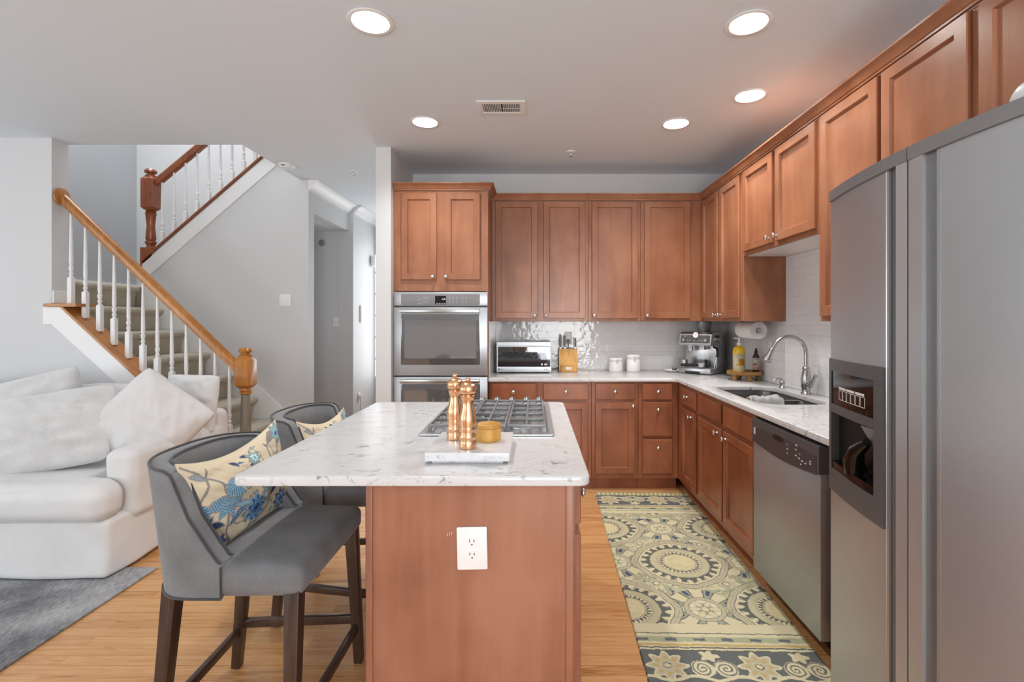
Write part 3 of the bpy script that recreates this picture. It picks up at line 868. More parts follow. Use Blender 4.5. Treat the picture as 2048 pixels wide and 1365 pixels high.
def outlet_plate(name, label, cat, loc, rot, w, h, gangs=1, kind='outlet', grp=None):
    """wall plate built facing -y"""
    t = thing(name, label, cat, loc, 0, grp)
    t.rotation_euler = rot
    M().box(-w / 2, w / 2, -.007, -.0005, -h / 2, h / 2, .004).obj('plate', MAT['white_gloss'], t, smooth=40)
    for g in range(gangs):
        gx = (g - (gangs - 1) / 2) * .046
        if kind == 'outlet':
            for dz in (-.0195, .0195):
                m = M()
                pts = [(gx + .0165 * math.cos(a) , -.0098, dz + max(-.0135, min(.0135, .0165 * math.sin(a)))) for a in [2 * PI * k / 28 for k in range(28)]]
                m.poly(pts, (0, .003, 0))
                rc = m.obj('receptacle', MAT['white_plastic'], t, smooth=30)
                for sx_, hh in ((-.0064, .0042), (.0064, .0036)):
                    M().box(gx + sx_ - .0011, gx + sx_ + .0011, -.0102, -.0097, dz + .0005, dz + .001 + hh * 2).obj('slot', MAT['black'], rc, smooth=0)
                M().lathe([(.0022, 0), (.0022, .0005)], 12, mat=Matrix.Translation((gx, -.0097, dz - .0065)) @ Matrix.Rotation(R(90), 4, 'X')).obj('slot', MAT['black'], rc, smooth=0)
        else:
            M().box(gx - .0055, gx + .0055, -.0082, -.0068, -.0125, .0125, .001).obj('toggle_surround', MAT['white_plastic'], t, smooth=30)
            M().box(gx - .0038, gx + .0038, -.016, -.0078, .001, .009, .0015).obj('toggle', MAT['white_plastic'], t, smooth=30)
    return t
outlet_plate('electrical_outlet', 'oversized white outlet plate slightly tilted on the island end panel', 'outlet', (-.184, 1.4468, .6945), (0, R(-1.2), 0), .090, .127)
outlet_plate('electrical_outlet', 'white outlet on the tiled wall behind the knife block', 'outlet', (.318, 4.5185, 1.214), (0, 0, 0), .07, .115)
outlet_plate('electrical_outlet', 'white outlet plate on the tiled right wall beside the faucet', 'outlet', (1.7635, 3.62, 1.165), (0, 0, RW), .07, .115)
outlet_plate('light_switch', 'double white switch plate on the wall beside the stairs', 'light switch', (-2.413, 4.7095, 1.574), (0, 0, 0), .115, .12, 2, 'switch')
outlet_plate('light_switch', 'single white switch plate inside the hall niche', 'light switch', (-2.347, 5.7485, 1.36), (0, 0, 0), .07, .115, 1, 'switch')

# ------------------------------------------------------------------ cooktop
ck = thing('gas_cooktop', 'stainless gas cooktop with cast iron grates set in the island top', 'cooktop', (-.189, 2.30, .914))
hx0, hx1, hy0, hy1 = -.270, .270, -.385, .390
m = slab(rrect(hx0, hx1, hy0, hy1, .012, 4), [rrect(hx0 + .028, hx1 - .028, hy0 + .022, hy1 - .115, .02, 4)], .0005, .009, .002)
m.box(hx0 + .020, hx1 - .020, hy0 + .018, hy1 - .10, -.0, .0025)
m.obj('hob_plate', MAT['steel'], ck, smooth=30)
for bx, by, br in ((-.14, -.235, .045), (.14, -.235, .038), (0, -.05, .055), (-.14, .13, .036), (.14, .13, .045)):
    b_ = M().lathe([(br * 1.25, .0026), (br * 1.25, .006), (br, .009), (br, .016), (br * .9, .018), (0, .018)], 28, c=(bx, by, 0)).obj('burner', MAT['steel'], ck, smooth=40)
    M().lathe([(br * .78, .0182), (br * .8, .022), (br * .74, .026), (0, .027)], 28, c=(bx, by, 0)).obj('burner_cap', MAT['iron'], b_, smooth=40)
def grate(x0, x1, y0, y1, nx, ny):
    m = M(); z = .036; w = .009
    for i in range(nx + 1):
        x = x0 + (x1 - x0) * i / nx
        m.bar((x, y0, z), (x, y1, z), w, .012, bev=.001)
        for yy in (y0 + .01, y1 - .01):
            if i in (0, nx): m.bar((x, yy, .009), (x, yy, z), .014, .014, .010, .010)
    for i in range(ny + 1):
        y = y0 + (y1 - y0) * i / ny
        m.bar((x0 - .004, y, z - .0005), (x1 + .004, y, z - .0005), w, .012, bev=.001)
    # fingers reaching down beside the burners
    for i in range(nx):
        for j in range(ny):
            if (i + j) % 2 == 0:
                xm = x0 + (x1 - x0) * (i + .5) / nx
                ym = y0 + (y1 - y0) * j / ny
                m.bar((xm, ym, z), (xm, ym + (y1 - y0) / ny * .35, z - .006), w * .8, .009)
    return m
for gx0, gx1, gy0, gy1 in ((-.232, -.085, hy0 + .035, hy1 - .13), (-.073, .073, hy0 + .035, hy1 - .13), (.085, .232, hy0 + .035, hy1 - .13)):
    grate(gx0, gx1, gy0, gy1, 2, 5).obj('grate', MAT['iron'], ck, smooth=30)
for px in (965, 995, 1024, 1053, 1078):
    x = (px - 1068) * 2.635 / 970 + .189
    k = M().lathe([(.020, .0092), (.021, .012), (.019, .014), (.0175, .036), (.016, .041), (0, .042)], 24, c=(x, .335, 0))
    k.box(x - .003, x + .003, .335 - .016, .335 + .016, .041, .047, .001)
    k.obj('knob', MAT['nickel'], ck, smooth=40)

# ------------------------------------------------------------------ marble board and what stands on it
mb = slab(rrect(-.350, -.078, 1.545, 1.840, .004, 2), [], .9225, .950, .002)
mb.box(-.328, -.10, 1.560, 1.825, .9145, .9224)
tag(mb.obj('marble_board', MAT['marble_board'], smooth=30), 'square white marble serving board on the island top', 'board')
def mill(label, x, y, h):
    t = thing('pepper_mill', label, 'pepper mill', (x, y, .9502), 0, 'copper mills on the marble board')
    k = h / .235
    pb = [(0, 0), (.0285, 0), (.0292, .003), (.0292, .026), (.0285, .028), (.0268, .0295), (.0268, .031), (.0288, .034), (.0288, .046), (.0262, .051), (.0250, .055), (.0276, .062), (.0262, .070), (.0270, .080), (.0285, .095),
          (.0278, .108), (.0238, .122), (.0205, .138), (.0190, .152), (.0192, .162), (.0215, .170), (.0240, .176), (.0240, .179), (.0205, .182), (.0205, .1835), (0, .1835)]
    M().lathe([(r, z * k) for r, z in pb], 40).obj('body', MAT['copper'], t, smooth=50)
    M().lathe([(.0195, .184 * k), (.0255, .188 * k), (.0290, .197 * k), (.0285, .208 * k), (.0230, .218 * k), (.0130, .2235 * k), (.006, .224 * k), (0, .224 * k)], 40).obj('head', MAT['copper'], t, smooth=60)
    M().lathe([(.004, .2242 * k), (.005, .227 * k), (.0085, .230 * k), (.0092, .234 * k), (.007, .239 * k), (0, .241 * k)], 24).obj('finial', MAT['copper'], t, smooth=60)
mill('front copper pepper mill, nearest the board front', -.219, 1.606, .228)
mill('rear copper pepper mill standing behind the other mill', -.281, 1.727, .228)
sb = thing('salt_box', 'round honey coloured wooden salt box beside the copper mills', 'salt box', (-.160, 1.712, .9502))
M().lathe([(0, 0), (.040, 0), (.0425, .003), (.0430, .02), (.0425, .045), (.0418, .0455), (0, .0455)], 40).obj('bowl', MAT['acacia'], sb, smooth=40)
M().lathe([(.0405, .046), (.0425, .0465), (.0430, .052), (.0420, .0585), (.038, .060), (0, .0605)], 40).obj('lid', MAT['acacia'], sb, smooth=40)

# ------------------------------------------------------------------ double wall oven
ov = thing('double_oven', 'stainless double wall oven under the two door cabinet', 'oven', (-.748, 3.90, 0))
w2 = .3765
M().box(-.355, .355, .003, .55, .335, 1.6).obj('housing', MAT['dark_grey'], ov, smooth=0)
p = M().box(-w2, w2, -.020, .001, 1.494, 1.606, .003).obj('control_panel', MAT['steel'], ov, smooth=30)
m = slab(rrect(-.315, .315, 1.500, 1.588, .01, 4), [], 0, .003, .0008)
bmesh.ops.transform(m.b, matrix=Matrix.Translation((0, -.0205, 0)) @ Matrix.Rotation(R(90), 4, 'X'), verts=m.b.verts[:])
tp = m.obj('touch_panel', MAT['mid_grey'], p, smooth=30)
M().box(-.043, .044, -.0245, -.0237, 1.506, 1.573, .0003).obj('display_screen', MAT['black_gloss'], p, smooth=0)
text_obj('display_digits', '4:40', .017, MAT['display'], p, (.026, -.0247, 1.546), (R(90), 0, 0))
k = 0
for i in range(4):
    M().box(-.032 + .020 * i, -.020 + .020 * i, -.0249, -.0246, 1.511, 1.516).obj('indicator', MAT['steel_mark'], p, smooth=0)
for xx in (-.142, -.122, -.103):
    for zz in (1.564, 1.551, 1.530, 1.517):
        M().box(xx - .0035, xx + .0035, -.0238, -.0236, zz - .0012, zz + .0012).obj('button_mark', MAT['steel_mark'], p, smooth=0)
for xx in (.075, .103, .131, .178, .205):
    for zz in (1.564, 1.551, 1.530, 1.517):
        M().box(xx - .0035, xx + .0035, -.0238, -.0236, zz - .0012, zz + .0012).obj('button_mark', MAT['steel_mark'], p, smooth=0)
for zz in (1.5455, 1.5115): M().box(-.182, -.158, -.0238, -.0236, zz - .001, zz + .001).obj('button_mark', MAT['steel_mark'], p, smooth=0)
def oven_door(z0, z1):
    d = M().box(-w2, w2, -.024, .001, z0, z1, .004).obj('door', MAT['steel'], ov, smooth=30)
    a, b2 = z0 + .087, z1 - .055
    m = slab(rrect(-.316, .316, a, b2, .008, 4), [], 0, .002, .0006)
    bmesh.ops.transform(m.b, matrix=Matrix.Translation((0, -.0244, 0)) @ Matrix.Rotation(R(90), 4, 'X'), verts=m.b.verts[:])
    g = m.obj('door_glass', MAT['mirror_glass'], d, smooth=30)
    m = slab(rrect(-.287, .287, a + .05, b2 - .048, .004, 3), [], 0, .001, 0)
    bmesh.ops.transform(m.b, matrix=Matrix.Translation((0, -.0266, 0)) @ Matrix.Rotation(R(90), 4, 'X'), verts=m.b.verts[:])
    m.obj('viewing_window', flat('oven_window_glass', S(150, 150, 152), .04, .65), g, smooth=0)
    hz = z1 - .030
    h = M().box(-.318, .318, -.066, -.050, hz - .017, hz + .017, .005)
    for sx_ in (-.30, .30): h.box(sx_ - .012, sx_ + .012, -.051, -.0235, hz - .012, hz + .012, .002)
    h.obj('handle', MAT['nickel'], d, smooth=30)
oven_door(.935, 1.482)
oven_door(.372, .924)
M().box(-w2, w2, -.015, .001, .31, .366, .002).obj('lower_vent', MAT['steel'], ov, smooth=30)

# ------------------------------------------------------------------ dishwasher
DWY0, DWY1 = 2.530, 1.932
dw = thing('dishwasher', 'stainless dishwasher with dark control strip below the right countertop', 'dishwasher', (BX, DWY0, 0), RW)
wd = DWY0 - DWY1
M().box(.006, wd - .006, .032, .57, .10, .872).obj('tub', MAT['black'], dw, smooth=0)
M().box(.01, wd - .01, .07, .10, .002, .098).obj('kick_plate', MAT['black'], dw, smooth=0)
d = M().box(.003, wd - .003, -.022, .030, .088, .758, .004)
d.obj('door', MAT['steel_dw'], dw, smooth=30)
pts = [(.003, 0, .868), (.003, 0, .760)]
pts = [(.003, -.028, .868)] + [(.003 + (wd - .006) * i / 16, -.028, .758 - .022 * math.sin(PI * i / 16)) for i in range(17)] + [(wd - .003, -.028, .868)]
cpn = M().poly(pts, (0, .058, 0)).obj('control_panel', MAT['dark_grey'], dw, smooth=30)
M().box(.006, wd - .006, .0, .055, .869, .880).obj('top_edge', MAT['black'], cpn, smooth=0)
pts = [(.02 + (wd - .04) * i / 16, -.0292, .752 - .020 * math.sin(PI * i / 16)) for i in range(17)] + [(wd - .02 - (wd - .04) * i / 16, -.0292, .825 + .012 * math.sin(PI * i / 16)) for i in range(17)]
M().poly(pts, (0, .001, 0)).obj('panel_inset', flat('control_strip', S(72, 72, 75), .25), cpn, smooth=30)
m = M().lathe([(.0, 0), (.05, 0), (.05, .0008), (0, .0008)], 28, mat=Matrix.Translation((.27, -.0302, .826)) @ Matrix.Diagonal((1, 1, .26, 1)) @ Matrix.Rotation(R(90), 4, 'X'))
m.obj('handle_recess', MAT['black'], cpn, smooth=0)
M().box(.027, .043, -.0305, -.0294, .79, .825, .0003).obj('badge', MAT['steel_mark'], cpn, smooth=0)
for a_, z_, w_ in ((.35, .815, .006), (.35, .795, .012), (.35, .775, .010), (.42, .83, .02), (.42, .81, .012), (.455, .80, .006), (.42, .785, .014), (.445, .780, .014), (.47, .775, .014), (.495, .772, .012), (.46, .758, .010), (.53, .79, .012), (.53, .78, .012)):
    M().box(a_, a_ + w_, -.0300, -.0294, z_, z_ + .005).obj('button_mark', MAT['steel_mark'], cpn, smooth=0)

# ------------------------------------------------------------------ refrigerator
fr = thing('refrigerator', 'large stainless side by side refrigerator with ice dispenser at the right edge', 'refrigerator', (.905, 1.58, 0), RW)
# local x runs 0..0.91 towards the camera, local y runs into the body
FW = .91
fy = lambda x: .062 * ((x - FW / 2) / (FW / 2)) ** 2      # bow of the doors
M().box(.006, FW - .006, .085, .85, .02, 1.755, .004).obj('cabinet_body', MAT['dark_grey'], fr, smooth=30)
M().box(.02, FW - .02, .10, .14, .001, .09).obj('base_grille', MAT['black'], fr, smooth=0)
def strip(name, x0, x1, z0, z1, off0, off1, mat, parent, n=10, back=.078):
    """vertical skin from x0 to x1 following the bow, front offset off0, solid back to y=back"""
    b = M()
    f = [(x0 + (x1 - x0) * i / n) for i in range(n + 1)]
    pts = [(x, fy(x) + off0 + (off1 - off0) * i / n, z0) for i, x in enumerate(f)] + [(x1, back, z0), (x0, back, z0)]
    b.poly(pts, (0, 0, z1 - z0))
    return b.obj(name, mat, parent, smooth=30)
Z0, Z1 = .10, 1.757
SE = .4095
fd = None
# dispenser opening in the freezer door
DX0, DX1, DZ0, DZ1 = .012, .322, .842, 1.245
def door_skin(x0, x1, holes):
    """bowed steel front with an optional rectangular opening"""
    b = M(); n = 26
    xs = sorted(set([x0 + (x1 - x0) * i / n for i in range(n + 1)] + [q for h in holes for q in h[:2]]))
    zs = sorted(set([Z0, Z1] + [q for h in holes for q in h[2:]]))
    def inside(xm, zm): return any(h[0] < xm < h[1] and h[2] < zm < h[3] for h in holes)
    g = {}
    def v(x, z, bk):
        key = (round(x, 5), round(z, 5), bk)
        if key not in g: g[key] = b.b.verts.new((x, .078 if bk else fy(x), z))
        return g[key]
    for a, c in zip(xs, xs[1:]):
        for e, f in zip(zs, zs[1:]):
            if inside((a + c) / 2, (e + f) / 2): continue
            b.b.faces.new((v(a, e, 0), v(c, e, 0), v(c, f, 0), v(a, f, 0)))
            b.b.faces.new((v(a, e, 1), v(a, f, 1), v(c, f, 1), v(c, e, 1)))
    for e in [e for e in b.b.edges if e.is_boundary and all(abs(q.co.y - fy(q.co.x)) < 1e-6 for q in e.verts)]:
        p, q = e.verts
        b.b.faces.new((p, q, v(q.co.x, q.co.z, 1), v(p.co.x, p.co.z, 1)))
    return b
CH0, CH1 = .338, .372          # hand channel of the freezer door
d1 = door_skin(.0, CH0, [(DX0, DX1, DZ0, DZ1)]).obj('freezer_door', MAT['steel'], fr, smooth=30)
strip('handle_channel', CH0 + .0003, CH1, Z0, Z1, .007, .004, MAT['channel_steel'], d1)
strip('handle', CH1, SE - .002, Z0, Z1, -.006, -.004, MAT['fridge_strip'], d1)
strip('handle_edge', CH0 - .010, CH0, Z0, Z1, -.0015, .0065, MAT['nickel'], d1, n=3, back=.03)
CH2, CH3 = .457, .490
d2 = door_skin(CH3, FW, []).obj('fridge_door', MAT['steel'], fr, smooth=30)
strip('handle', SE + .003, CH2, Z0, Z1, -.004, -.006, MAT['fridge_strip'], d2)
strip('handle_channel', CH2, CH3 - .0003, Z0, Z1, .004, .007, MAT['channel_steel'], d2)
strip('handle_edge', CH3, CH3 + .008, Z0, Z1, .004, -.0015, MAT['nickel'], d2, n=3, back=.03)
for a, c in ((0, SE - .0015), (SE + .0015, FW)):
    q = strip('top_cap', a, c, Z1 + .0005, 1.79, -.006, -.006, MAT['mid_grey'], d1 if a == 0 else d2, n=16, back=.084)
# dispenser
ds = M()
def ring_prism(b, outer, inner, y0f, depth):
    """bezel between two polygons of the same length, given as (x, z)"""
    n = len(outer)
    A = [b.verts.new((x, y0f(x), z)) for x, z in outer]
    B = [b.verts.new((x, y0f(x), z)) for x, z in inner]
    A2 = [b.verts.new((x, y0f(x) + depth, z)) for x, z in outer]
    B2 = [b.verts.new((x, y0f(x) + depth, z)) for x, z in inner]
    for k in range(n):
        j = (k + 1) % n
        b.faces.new((A[k], A[j], B[j], B[k])); b.faces.new((A2[k], B2[k], B2[j], A2[j]))
        b.faces.new((A[k], A2[k], A2[j], A[j])); b.faces.new((B[k], B[j], B2[j], B2[k]))
def grid_rect(x0, x1, z0, z1, n=8, arc=0.0):
    o = [(x0 + (x1 - x0) * i / n, z0 - arc * math.sin(PI * i / n)) for i in range(n)]
    o += [(x1, z0 + (z1 - z0) * i / n) for i in range(n)]
    o += [(x1 - (x1 - x0) * i / n, z1 + arc * math.sin(PI * i / n)) for i in range(n)]
    o += [(x0, z1 - (z1 - z0) * i / n) for i in range(n)]
    return o
fo = lambda x: fy(x) - .007
ring_prism(ds.b, grid_rect(.004, .326, .832, 1.250), grid_rect(.024, .284, .902, 1.212, 8), fo, .028)
bz = ds.obj('dispenser_bezel', MAT['dark_grey'], d1, smooth=30)
strip('dispenser_panel', .024, .284, 1.108, 1.2115, -.004, -.004, MAT['black_gloss'], bz, back=.06)
strip('dispenser_rail', .024, .284, 1.082, 1.1079, -.0075, -.0075, MAT['dark_grey'], bz, back=.06)
strip('drip_tray', .024, .284, .903, .925, -.004, -.004, MAT['black_gloss'], bz, back=.075)
m = M().box(.024, .284, .074, .0775, .926, 1.081)
m.obj('cavity_back', MAT['black'], bz, smooth=0)
M().poly([(.205, .020, 1.075), (.265, .020, 1.075), (.255, .060, 1.0), (.215, .060, 1.0)], (0, .006, 0)).obj('dispenser_paddle', MAT['mid_grey'], bz, smooth=0)
m = M().tube([(.155, .040, .93), (.16, .030, .96), (.19, .020, 1.0), (.24, .016, 1.035)], [.03, .028, .02, .012], 14)
m.obj('water_chute', MAT['black_gloss'], bz, smooth=60)
for i in range(6):
    x = .082 + i * .0265
    ring = M(); ring_prism(ring.b, grid_rect(x, x + .024, 1.128, 1.158, 2), grid_rect(x + .0015, x + .0225, 1.1295, 1.1565, 2), lambda q: fy(q) - .0048, .0006)
    b_ = ring.obj('dispenser_button', MAT['steel_mark'], bz, smooth=0)
    M().box(x + .007, x + .017, fy(x) - .0049, fy(x) - .0043, 1.134, 1.151, .0).obj('button_icon', MAT['steel_mark'], b_, smooth=0)
for i in range(3):
    x = .082 + i * .053
    M().poly([(x, fy(x) - .0052, 1.1605), (x + .048, fy(x + .048) - .0052, 1.1605), (x + .048, fy(x + .048) - .0052, 1.1675), (x, fy(x) - .0052, 1.1675)], (0, .0006, 0)).obj('button_caption', MAT['steel_mark'], bz, smooth=0)
def crease(q, u):
    q = q.copy()
    if q.z > 0: q.x *= 1 - .35 * (q.z / .075) ** 2; q.y *= 1 - .35 * (q.z / .075) ** 2
    return q
bag = M().soft((0, 0, .086), (.34, .36, .165), r=.080, puff=(0, 0, .0), n=26, amp=.008, freq=14, seed=6, fn=crease)
for v_ in bag.b.verts: v_.co.z = max(.0005, v_.co.z)
tag(bag.obj('plastic_bag', MAT['white_plastic'], smooth=80, loc=(1.262, .985, 1.7905)), 'white crinkled bag lying on top of the refrigerator at the right frame edge', 'bag')
# ------------------------------------------------------------------ sink and faucet
sk = thing('double_bowl_sink', 'stainless two bowl undermount sink in the right countertop', 'sink', (1.45, 3.02, .883))
def bowl(y0, y1, ra):
    m = M()
    rings = []
    for ins, z in ((0, 0), (.004, -.06), (.012, -.15), (.03, -.178), (.06, -.186)):
        rings.append([m.b.verts.new((x, y, z)) for x, y in rrect(-.196 + ins, .198 - ins, y0 + ins, y1 - ins, [max(.01, q - ins * .6) for q in ra], 8)])
    for a, c in zip(rings, rings[1:]):
        n = len(a)
        for k in range(n): m.b.faces.new((a[k], a[(k + 1) % n], c[(k + 1) % n], c[k]))
    m.b.faces.new(rings[-1])
    o = m.obj('bowl', MAT['steel_sink'], sk, smooth=50, recalc=False)
    M().lathe([(0, .004), (.03, .004), (.042, .003), (.044, 0)], 24, c=(0, (y0 + y1) / 2, -.186), cap=False).obj('drain', MAT['chrome'], o, smooth=50)
bowl(-.015, .378, [.09, .09, .04, .04])
bowl(-.362, -.045, [.04, .04, .10, .10])
rim = slab(rrect(-.215, .217, -.385, .395, .10, 8), [rrect(-.195, .197, -.014, .377, [.09, .09, .04, .04], 8), rrect(-.195, .197, -.361, -.046, [.04, .04, .10, .10], 8)], -.004, -.0005, 0)
rim.obj('rim', MAT['steel_sink'], sk, smooth=30)
# cloth draped over the divider
m = M(); n = 22
g = []
for i in range(n + 1):
    row = []
    for j in range(n + 1):
        u, v = i / n, j / n
        x = -.13 + .20 * u + .012 * noise.noise(Vector((u * 4, v * 4, 1)))
        s = (v - .35) * .24
        y = -.032 + (s if abs(s) < .03 else (math.copysign(.03 + (abs(s) - .03) * .35, s)))
        z = .012 - max(0, abs(s) - .025) * .9 + .030 * (noise.noise(Vector((u * 7, v * 4, 4))) + .3) * (.4 + v)
        row.append(m.b.verts.new((x, y, z)))
    g.append(row)
for i in range(n):
    for j in range(n): m.b.faces.new((g[i][j], g[i + 1][j], g[i + 1][j + 1], g[i][j + 1]))
bmesh.ops.solidify(m.b, geom=m.b.faces[:], thickness=.003)
tag(m.obj('dish_cloth', MAT['slip'], smooth=80, loc=(1.45, 3.02, .885)), 'crumpled white dish cloth hanging over the sink divider', 'cloth')

fc = thing('kitchen_faucet', 'tall brushed nickel gooseneck faucet behind the sink', 'faucet', (1.700, 3.03, .9145))
M().lathe([(0, 0), (.030, 0), (.031, .004), (.028, .010), (.024, .014), (.024, .03), (.028, .05), (.030, .075), (.028, .11), (.022, .140), (.018, .152), (.022, .158), (.022, .166), (.016, .172), (.0, .172)], 28).obj('base', MAT['nickel'], fc, smooth=50)
pts = [(0, 0, .165), (0, 0, .24)]
Rn, zc = .105, .255
for k in range(17):
    a = PI * (k / 16) * .86
    pts.append((-Rn + Rn * math.cos(a), -.0, zc + Rn * math.sin(a)))
x_e, z_e = pts[-1][0], pts[-1][2]
pts.append((x_e - .012, 0, z_e - .02))
M().tube(pts, .0125, 16).obj('spout', MAT['nickel'], fc, smooth=60)
dirv = Vector((-.42, 0, -.9)).normalized()
rot = dirv.to_track_quat('Z', 'Y').to_matrix().to_4x4()
M().lathe([(.0135, 0), (.0165, .004), (.0165, .012), (.0150, .016), (.020, .045), (.027, .072), (.028, .085), (.024, .092), (0, .092)], 24, mat=Matrix.Translation((x_e - .010, 0, z_e - .014)) @ rot).obj('spray_head', MAT['nickel'], fc, smooth=50)
M().tube([(.002, -.018, .068), (0, -.045, .062), (-.004, -.07, .072), (-.008, -.098, .104), (-.010, -.118, .128)], [.019, .017, .010, .009, .012], 14).obj('lever_handle', MAT['nickel'], fc, smooth=60)
sd = thing('soap_dispenser', 'small brushed nickel soap pump set in the counter left of the faucet', 'soap dispenser', (1.690, 3.30, .9145))
M().lathe([(0, 0), (.022, 0), (.023, .004), (.017, .012), (.013, .018), (.018, .03), (.020, .042), (.016, .050), (.012, .054), (0, .055)], 24).obj('base', MAT['nickel'], sd, smooth=50)
M().tube([(0, 0, .05), (-.004, 0, .062), (-.03, 0, .066), (-.052, 0, .058), (-.060, 0, .050)], [.009, .008, .006, .005, .005], 12).obj('spout', MAT['nickel'], sd, smooth=60)

# ------------------------------------------------------------------ things on the counter
CT = .9145
to = thing('toaster_oven', 'silver toaster oven with mirrored glass door on the back counter', 'toaster oven', (-.088, 4.245, CT))
M().box(-.238, .238, .012, .26, .012, .273, .006).obj('housing', MAT['steel'], to, smooth=30)
m = slab(rrect(-.240, .240, .010, .275, .006, 4), [rrect(-.228, .228, .058, .228, .003, 3)], 0, .014, .002)
bmesh.ops.transform(m.b, matrix=Matrix.Translation((0, .0115, 0)) @ Matrix.Rotation(R(90), 4, 'X'), verts=m.b.verts[:])
fm = m.obj('door_frame', MAT['steel'], to, smooth=30)
M().box(-.2275, .2275, .002, .010, .0585, .2275).obj('door_glass', MAT['mirror_dark'], to, smooth=0)
lg = text_obj('maker_mark', 'LG', .018, MAT['dark_mark'], fm, (-.196, -.0030, .036), (R(90), 0, 0))
M().lathe([(0, 0), (.0075, 0), (.0075, .0006), (0, .0006)], 24, mat=Matrix.Translation((-.219, -.0026, .036)) @ Matrix.Rotation(R(90), 4, 'X')).obj('maker_mark', MAT['dark_mark'], fm, smooth=0)
M().box(.175, .188, -.0030, -.0024, .030, .035).obj('button_mark', MAT['dark_mark'], fm, smooth=0)
M().box(.196, .207, -.0030, -.0024, .030, .037).obj('button_mark', MAT['dark_mark'], fm, smooth=0)
M().lathe([(0, 0), (.009, 0), (.009, .0006), (0, .0006)], 24, mat=Matrix.Translation((.158, .0016, .078)) @ Matrix.Rotation(R(90), 4, 'X')).obj('button_mark', MAT['steel_mark'], to, smooth=0)
M().box(.178, .202, .0010, .0018, .071, .084).obj('button_mark', MAT['steel_mark'], to, smooth=0)
for a in (-.2, .2):
    for b_ in (.03, .22): M().lathe([(.012, 0.0002), (.012, .0125)], 12, c=(a, b_, 0)).obj('foot', MAT['black'], to, smooth=0)
T(M().tube([(.150, 4.47, .945), (.175, 4.47, .925), (.21, 4.498, .935), (.26, 4.5035, .955), (.30, 4.5035, 1.0), (.318, 4.5035, 1.10), (.318, 4.500, 1.175)], .004, 10), to).obj('power_cord', MAT['mid_grey'], to, smooth=60)
T(M().box(.303, .333, 4.478, 4.507, 1.172, 1.202, .004), to).obj('power_plug', MAT['mid_grey'], to, smooth=30)

kb = thing('knife_block', 'golden wood knife block with angled front pocket', 'knife block', (.311, 4.40, CT))
M().poly([(-.084, -.02, .001), (-.084, -.005, .205), (-.084, .085, .205), (-.084, .085, .001)], (.168, 0, 0)).obj('block', MAT['acacia'], kb, smooth=0)
pk = M().poly([(-.067, -.0205, .001), (-.067, -.045, .001), (-.067, -.045, .060), (-.067, -.0158, .060)], (.134, 0, 0)).obj('front_pocket', MAT['acacia'], kb, smooth=0)
m = slab(rrect(-.027, .027, .020, .045, .012, 6), [], 0, .001, 0)
bmesh.ops.transform(m.b, matrix=Matrix.Translation((0, -.0455, 0)) @ Matrix.Rotation(R(90), 4, 'X'), verts=m.b.verts[:])
m.obj('label_plate', MAT['steel_mark'], pk, smooth=0)
def knife(label, x, y, h, w):
    t = thing('knife', label, 'knife', (x, y, CT + .2055), 0, 'knives in the block')
    M().box(-.0012, .0012, -.010, .010, 0, .012).obj('blade', MAT['chrome'], t, smooth=0)
    M().poly([(-w / 2 * .7, -.009, .012), (w / 2 * .7, -.009, .012), (w / 2, -.009, h * .5), (w / 2 * .9, -.009, h * .9), (w / 2 * .4, -.009, h), (-w / 2 * .4, -.009, h), (-w / 2 * .9, -.009, h * .9), (-w / 2, -.009, h * .5)], (0, .018, 0)).obj('grip', MAT['dark_grey'], t, smooth=30)
knife('tallest knife with grey handle at the left of the block', .311 - .068, 4.42, .128, .020)
knife('second knife from the left in the wooden block', .311 - .030, 4.42, .122, .018)
knife('thin grey handled knife at the right of the block', .311 + .080 - .012, 4.42, .098, .014)

def canister(label, x, y, r, h):
    t = thing('canister', label, 'canister', (x, y, CT), 0, 'white lidded canisters')
    M().lathe([(0, 0.0003), (r * .93, 0.0003), (r * .97, .004), (r * .97, h * .80), (r * .93, h * .82), (0, h * .82)], 40).obj('jar', MAT['ceramic'], t, smooth=40)
    M().lathe([(r * .95, h * .822), (r, h * .84), (r, h * .90), (r * .93, h * .92), (r * .98, h * .94), (r * .96, h * .985), (r * .7, h), (0, h)], 40).obj('lid', MAT['ceramic'], t, smooth=40)
    M().tube([(r * .985 * math.cos(a), r * .985 * math.sin(a), h * .76) for a in [2 * PI * k / 40 for k in range(40)]], .0013, 6, closed=True).obj('wire_band', MAT['nickel'], t, smooth=60)
    M().tube([(.006, -r * .99, h * .92), (.006, -r * 1.10, h * .80), (.004, -r * 1.04, h * .60), (-.004, -r * 1.04, h * .60), (-.006, -r * 1.10, h * .80), (-.006, -r * .99, h * .92)], .0015, 6).obj('clasp', MAT['nickel'], t, smooth=60)
canister('shorter white ceramic canister left of the taller one', .745, 4.42, .064, .125)
canister('taller white ceramic canister right of the shorter one', .905, 4.42, .064, .155)

di = thing('spoon_dish', 'small white dish holding dark bits left of the espresso machine', 'dish', (1.258, 4.40, CT))
M().lathe([(0, .0003), (.05, .0003), (.075, .012), (.078, .018), (.074, .017), (.05, .006), (0, .006)], 36).obj('plate', MAT['ceramic'], di, smooth=50)
tag(M().lathe([(0, 0), (.02, 0), (.021, .006), (.021, .02), (.018, .024), (0, .024)], 20).obj('tamper', MAT['dark_grey'], smooth=40, loc=(1.275, 4.40, CT + .0065)), 'small dark tamper lying in the white dish', 'tamper')

# espresso machine, turned to face the camera's left
em = thing('espresso_machine', 'stainless espresso machine with pressure gauge and bean hopper in the counter corner', 'coffee machine', (1.402, 4.198, CT), R(-43))
